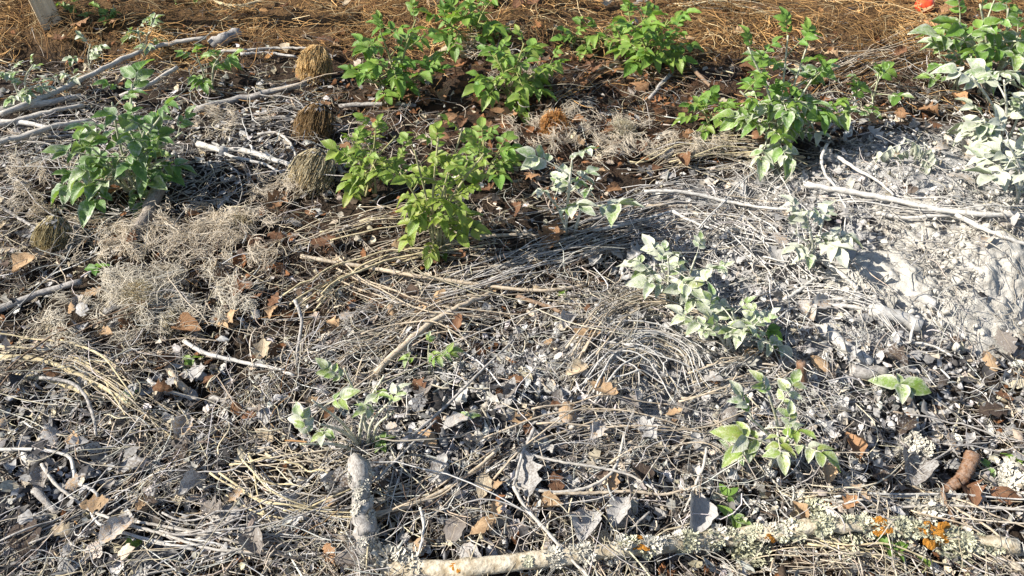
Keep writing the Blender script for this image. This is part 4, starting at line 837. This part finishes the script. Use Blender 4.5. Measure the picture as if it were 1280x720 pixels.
def flower_head(label, px, py, size_px, axis, tint, bract=True, up=.03, i=0):
    p = P(px, py, up); sz = size_px * mpp(py); e = empty('dry_flower_head', p, label, 'flower head', 'dry flower heads')
    rot = Vector(axis).to_track_quat('Z', 'Y').to_matrix().to_4x4(); M = rot @ Matrix.Diagonal((sz * .8, sz * .8, sz, 1)) @ Matrix.Translation((0, 0, -.5))
    V, Fq, c = HV[i]; o = mk('bristles', V, Fq, e, M_FLUFF, col=c * np.array(tint)); o.matrix_basis = M; o['kind'] = 'stuff'
    # core: domed cup at the base of the bristles
    t = np.linspace(0, np.pi / 2, 6); ph = np.linspace(0, 2 * np.pi, 14, endpoint=False); rr = np.stack([.34 * np.sin(t), .12 - .18 * np.cos(t)], 1)
    vv = np.array([[a * math.cos(q), a * math.sin(q), b] for a, b in rr for q in ph]); ff = np.array([[k * 14 + j, k * 14 + (j + 1) % 14, (k + 1) * 14 + (j + 1) % 14, (k + 1) * 14 + j] for k in range(5) for j in range(14)])
    o = mk('cup', vv, ff, e, M_STICK['brown'], tc=vv * .05); o.matrix_basis = M
    if bract:
        Bv, Bf = [], []
        for row in range(4):
            for j in range(11):
                q = 2 * math.pi * (j + .5 * row) / 11 + rnd.gauss(0, .08); rad = .20 + .05 * row; z0 = -.04 + .07 * row; out = .30 * (1 - .1 * row)
                d = np.array([math.cos(q), math.sin(q), 0]); t2 = np.array([-math.sin(q), math.cos(q), 0]); b0 = d * rad + np.array([0, 0, z0]); w = .07
                tipp = b0 + d * out * rnd.uniform(.35, .9) + np.array([0, 0, .16 + rnd.gauss(0, .04)]); k = len(Bv)
                Bv += [b0 - t2 * w, b0 + t2 * w, (b0 + tipp) / 2 + t2 * w * .9 + d * .04, (b0 + tipp) / 2 - t2 * w * .9 + d * .04, tipp + t2 * .008, tipp - t2 * .008]; Bf += [[k, k + 1, k + 2, k + 3], [k + 3, k + 2, k + 4, k + 5]]
        Bv = np.array(Bv); o = mk('bracts', Bv, np.array(Bf), e, M_STICK['grey' if i else 'bark'], tc=Bv * .05); o.matrix_basis = M
    return e
flower_head('golden tan bristle head with a clean rounded brush beside the bushy potato plant', 393, 84, 50, (-.05, -.75, -.25), (1, .95, .85), False, .045)
flower_head('dark brown bristle head between two paler ones', 393, 158, 54, (-.1, -.8, -.3), (.55, .48, .42), True, .04, 1)
flower_head('shaggy pale straw bristle head left of the sprawling yellow green shoot', 390, 218, 62, (-.15, -.85, -.1), (.95, 1.05, 1.25), True, .04, 1)
flower_head('small orange tan bristle head standing in straw above the upright white dusted plant', 692, 158, 44, (.05, -.5, .6), (1.05, .85, .65), False, .03)
flower_head('small cream white bristle head beside the pale sheaf', 777, 166, 38, (.2, -.3, .8), (1., 1.18, 1.6), False, .02, 1)
flower_head('fallen loose cream bristle head surrounded by fluff', 180, 378, 60, (-.3, -.4, .7), (.98, 1.12, 1.45), False, .02)
flower_head('second fallen cream bristle head lying against the loose one', 218, 402, 44, (.6, -.6, .2), (.95, 1.08, 1.35), False, .015, 1)
flower_head('dark scaly head with blue grey bracts and a tan base on the shaded soil', 66, 296, 46, (-.1, -.75, -.45), (.7, .75, .75), True, .035, 1)
flower_head('open pale head of papery bracts above the pale fluff', 302, 284, 40, (.1, -.2, .9), (.95, 1.08, 1.35), True, .01, 1)

# ------------------------------------------------------------------ lichen log and lichen stick
def tuft_mesh(i, n=46):
    g_ = np.random.default_rng(900 + i); a = g_.uniform(0, 6.28, n); r = np.sqrt(g_.random(n)) * .5; A = []; F = []
    for k in range(n):
        c = np.array([r[k] * math.cos(a[k]), r[k] * math.sin(a[k]), .02 + .18 * (1 - (r[k] / .5) ** 2) * g_.random()]); q = a[k] + g_.normal(0, .6); d = np.array([math.cos(q), math.sin(q), g_.uniform(.1, .9)]); t = np.array([-math.sin(q), math.cos(q), g_.normal(0, .3)]); L = g_.uniform(.12, .28); w = g_.uniform(.03, .07); b = len(A)
        m = c + d * L * .55; e1 = c + d * L + t * w * 2.0 + np.array([0, 0, g_.uniform(-.05, .08)]); e2 = c + d * L - t * w * 2.0 + np.array([0, 0, g_.uniform(-.05, .08)])
        A += [c - t * w, c + t * w, m + t * w * 1.3, m - t * w * 1.3, e1, e1 - t * w * 1.5, e2, e2 + t * w * 1.5]; F += [[b, b + 1, b + 2, b + 3], [b + 3, b + 2, b + 4, b + 5], [b + 2, b + 3, b + 6, b + 7]]
    return np.array(A), np.array(F)
TUFT = [tuft_mesh(i) for i in range(4)]
TM = {k: [mk('lichen_tuft', v, f, mat=m, link=False, smooth=False) for v, f in TUFT] for k, m in (('green', M_LICHEN), ('white', M_LICHENW))}
def blob_mesh(i):
    g_ = np.random.default_rng(950 + i); A = []; F = []
    for k in range(9):
        c = g_.normal(0, .28, 3) * np.array([1, 1, .15]); s = g_.uniform(.16, .36); b = len(A); m = 7
        A.append(c + np.array([0, 0, s * .12])); 
        for ring, (rr, zz) in enumerate(((.6, .22), (1.0, .05))):
            for j in range(m):
                q = 2 * math.pi * j / m; A.append(c + np.array([math.cos(q), math.sin(q), 0]) * s * rr * g_.uniform(.8, 1.2) + np.array([0, 0, zz * s * g_.uniform(.8, 1.2)]))
        for j in range(m): F += [[b, b + 1 + j, b + 1 + (j + 1) % m], [b + 1 + j, b + 1 + m + j, b + 1 + m + (j + 1) % m], [b + 1 + j, b + 1 + m + (j + 1) % m, b + 1 + (j + 1) % m]]
    return mk('orange_lichen', np.array(A), np.array(F), mat=M_ORANGE, link=False)
OB = [blob_mesh(i) for i in range(3)]
def lichen_branch(name, label, pts, wpx, segs, tufts, oranges, knots=(), mat=None, taper=.85):
    SEED[0] += 1
    q = np.array([P(p[0], p[1], p[2] if len(p) > 2 else .02) for p in pts]); r0 = wpx * .5 * mpp(np.mean([p[1] for p in pts])); c = resample(q, segs); g_ = np.random.default_rng(SEED[0]); c[1:-1] += g_.normal(0, r0 * .1, (segs - 2, 3))
    r = r0 * np.linspace(1, taper, segs) * (1 + .10 * np.sin(np.linspace(0, 14, segs)) + g_.normal(0, .05, segs)); v, f, tc = tube1(c, r, 14, .05, SEED[0]); o = c[0].copy(); o[2] -= r0
    e = empty(name, o, label, 'branch'); mk('bark', v - o, f, e, mat or M_LOG, tc=tc)
    def spot(t, side): 
        k = t * (segs - 1); p = np.array([np.interp(k, np.arange(segs), c[:, j]) for j in range(3)]); d = np.array([np.interp(min(k + 1, segs - 1), np.arange(segs), c[:, j]) for j in range(3)]) - np.array([np.interp(max(k - 1, 0), np.arange(segs), c[:, j]) for j in range(3)]); d /= np.linalg.norm(d)
        up = np.array([0, 0, 1.0]); up -= d * up.dot(d); up /= np.linalg.norm(up); sd_ = np.cross(d, up); nrm = up * math.cos(side) + sd_ * math.sin(side); rr = np.interp(k, np.arange(segs), r)
        return p + nrm * rr * .93 - o, Vector(nrm)
    for (t, side, s, kind) in tufts:
        p, nn = spot(t, side); M = Matrix.Translation(p.tolist()) @ nn.to_track_quat('Z', 'Y').to_matrix().to_4x4() @ Matrix.Rotation(rnd.uniform(0, 6.28), 4, 'Z') @ Matrix.Scale(s, 4); ob('lichen_tuft', rnd.choice(TM[kind]), e, M)
    for (t, side, s) in oranges:
        p, nn = spot(t, side); M = Matrix.Translation(p.tolist()) @ nn.to_track_quat('Z', 'Y').to_matrix().to_4x4() @ Matrix.Rotation(rnd.uniform(0, 6.28), 4, 'Z') @ Matrix.Scale(s, 4); ob('orange_lichen', rnd.choice(OB), e, M)
    return e
tf = []
for _ in range(110):
    t = rnd.uniform(.22, .97); dens = 1.0 if t > .38 else .5
    if rnd.random() > dens: continue
    tf.append((t, rnd.uniform(-1.0, 1.5), rnd.uniform(.014, .034), 'green' if rnd.random() < (.75 if t > .45 else .35) else 'white'))
lichen_branch('lichen_log', 'long fallen branch crusted with pale lichen and orange patches', [(478, 714, .02), (545, 712, .035), (600, 707, .045), (660, 700, .05), (720, 695, .05), (800, 685, .05), (900, 673, .05), (1000, 661, .05), (1070, 655, .05), (1120, 659, .05), (1180, 671, .045), (1230, 679, .04), (1272, 684, .035)], 21, 60, tf,
    [(.40, -.3, .03), (.785, .5, .03), (.775, .2, .022), (.845, .8, .03), (.86, .4, .038), (.872, .9, .034), (.885, .3, .03), (.62, 1.4, .02), (.12, .0, .02)])
tf2 = [(rnd.uniform(.1, .98), rnd.uniform(-1.6, 1.6), rnd.uniform(.012, .024), 'white') for _ in range(26)]
lichen_branch('lichen_stick', 'upright grey stick speckled with lichen standing in the nest of straw', [(452, 572, .10), (450, 600, .085), (453, 640, .06), (457, 680, .03), (459, 730, .0)], 25, 24, tf2, [], mat=M_STICK['grey'], taper=.95)
# loose lichen clumps lying round the log
for (x, y, s, kind, lab) in [(928, 690, 58, 'green', 'big pale green lichen cushion hanging under the log'), (930, 672, 46, 'green', 'pale green lichen cushion on the middle of the log'), (1020, 640, 34, 'green', 'pale green lichen tuft behind the log'),
                             (1165, 640, 44, 'white', 'grey lichen mat behind the orange patches'), (1138, 685, 30, 'white', 'white lichen scrap below the orange patches'), (1055, 675, 44, 'green', 'bright yellow green lichen mat on the near side of the log'), (1195, 690, 50, 'green', 'green lichen mat near the right end of the log'),
                             (1140, 562, 30, 'white', 'grey white lichen on the tall curled leaf'), (1255, 600, 40, 'white', 'white lichen crust beside the rust leaves'), (500, 712, 50, 'white', 'grey mossy clump at the foot of the upright stick')]:
    p = P(x, y, .02); sz = s * mpp(y); e = empty('lichen_clump', p, lab, 'lichen', 'loose lichen clumps')
    for k in range(5):
        M = Matrix.Translation((rnd.gauss(0, sz * .22), rnd.gauss(0, sz * .16), rnd.uniform(0, .01))) @ Euler((rnd.gauss(.3, .3), rnd.gauss(0, .3), rnd.uniform(0, 6.28))).to_matrix().to_4x4() @ Matrix.Scale(sz * rnd.uniform(.5, .8), 4); ob('lobe', rnd.choice(TM[kind]), e, M)

# curled ridged bark
pts = resample(np.array([P(1172, 612, .015), P(1195, 604, .03), P(1208, 588, .04), P(1216, 568, .05)]), 40); r = 8.5 * mpp(595) * (1 + .06 * np.sin(np.arange(40) * 2.1)) * np.linspace(.8, 1.05, 40)
v, f, tc = tube1(pts, r, 12, .03, 555); o = pts[0].copy(); m = mk('bark_curl', v - o, f, mat=M_STICK['red'], tc=tc); m.location = o; tag(m, 'brown ridged curl of bark standing out of the burnt soil', 'bark')

# ------------------------------------------------------------------ posts and fruit at the back
def mat_wood(name, c1, c2):
    m = NT(name); tc = m.obj(); mp = m.n('ShaderNodeMapping'); mp.inputs['Scale'].default_value = (1, 1, .06); m.l(tc, mp.inputs['Vector']); n = m.noise(90, 5, mp.outputs[0]); m.base(m.mix(m.ramp(n, .3, .7), c1, c2)); m.bump(n, .5, .002); return m.m
M_POST = mat_wood('pale_timber', (.46, .36, .24), (.66, .54, .38))
def post(label, px, py, w, d, h, yaw):
    p = P(px, py); e = empty('wooden_post', p, label, 'post'); e.rotation_euler = (0, 0, yaw)
    import bmesh
    bm = bmesh.new(); bmesh.ops.create_cube(bm, size=1); bmesh.ops.scale(bm, vec=(w, d, h + .06), verts=bm.verts); bmesh.ops.translate(bm, vec=(0, 0, h / 2 - .03), verts=bm.verts); bmesh.ops.bevel(bm, geom=bm.edges[:], offset=.004, segments=2, affect='EDGES')
    me = bpy.data.meshes.new('shaft'); bm.to_mesh(me); bm.free(); me.materials.append(M_POST); ob('shaft', me, e)
    bm = bmesh.new(); bmesh.ops.create_cube(bm, size=1); bmesh.ops.scale(bm, vec=(w * 1.15, d * 1.15, .02), verts=bm.verts); bmesh.ops.translate(bm, vec=(0, 0, h + .011), verts=bm.verts); bmesh.ops.bevel(bm, geom=bm.edges[:], offset=.003, segments=1, affect='EDGES')
    me = bpy.data.meshes.new('cap'); bm.to_mesh(me); bm.free(); me.materials.append(M_POST); ob('cap', me, e)
post('weathered timber post standing in the hay with green weeds beside it', 63, 26, .085, .06, .9, R(35))
post('pale timber post behind the leafy green potato plant', 543, 6, .06, .05, .9, R(20))
def fruit(label, px, py, r):
    p = P(px, py, 0); e = empty('red_fruit', p, label, 'fruit'); t = np.linspace(0, np.pi, 18); ph = np.linspace(0, 2 * np.pi, 28, endpoint=False)
    rr = np.sin(t) * (1 + .06 * np.sin(t)); zz = np.cos(t) * .9 - .28 * np.exp(-(t / .35) ** 2) + .1 * np.exp(-((np.pi - t) / .3) ** 2)
    vv = np.array([[a * math.cos(q) * (1 + .03 * math.cos(5 * q)), a * math.sin(q) * (1 + .03 * math.cos(5 * q)), b] for a, b in zip(rr, zz) for q in ph]) * r; vv[:, 2] += r * .88
    ff = np.array([[k * 28 + j, (k + 1) * 28 + j, (k + 1) * 28 + (j + 1) % 28, k * 28 + (j + 1) % 28] for k in range(17) for j in range(28)])
    m = mat_simple('red_skin', (.45, .035, .02), (.55, .1, .035), 30, .3, .05); mk('skin', vv, ff, e, m)
    c = np.array([[0, 0, r * 1.4], [.003, 0, r * 1.7], [.008, .003, r * 2.0]]); v, f, tc = tube1(resample(c, 6), np.full(6, .0025), 6, .05, 3); mk('stalk', v, f, e, M_STICK['brown'], tc=tc)
fruit('red round fruit lying on the hay under the tall speckled potato plant', 1152, 16, .038)
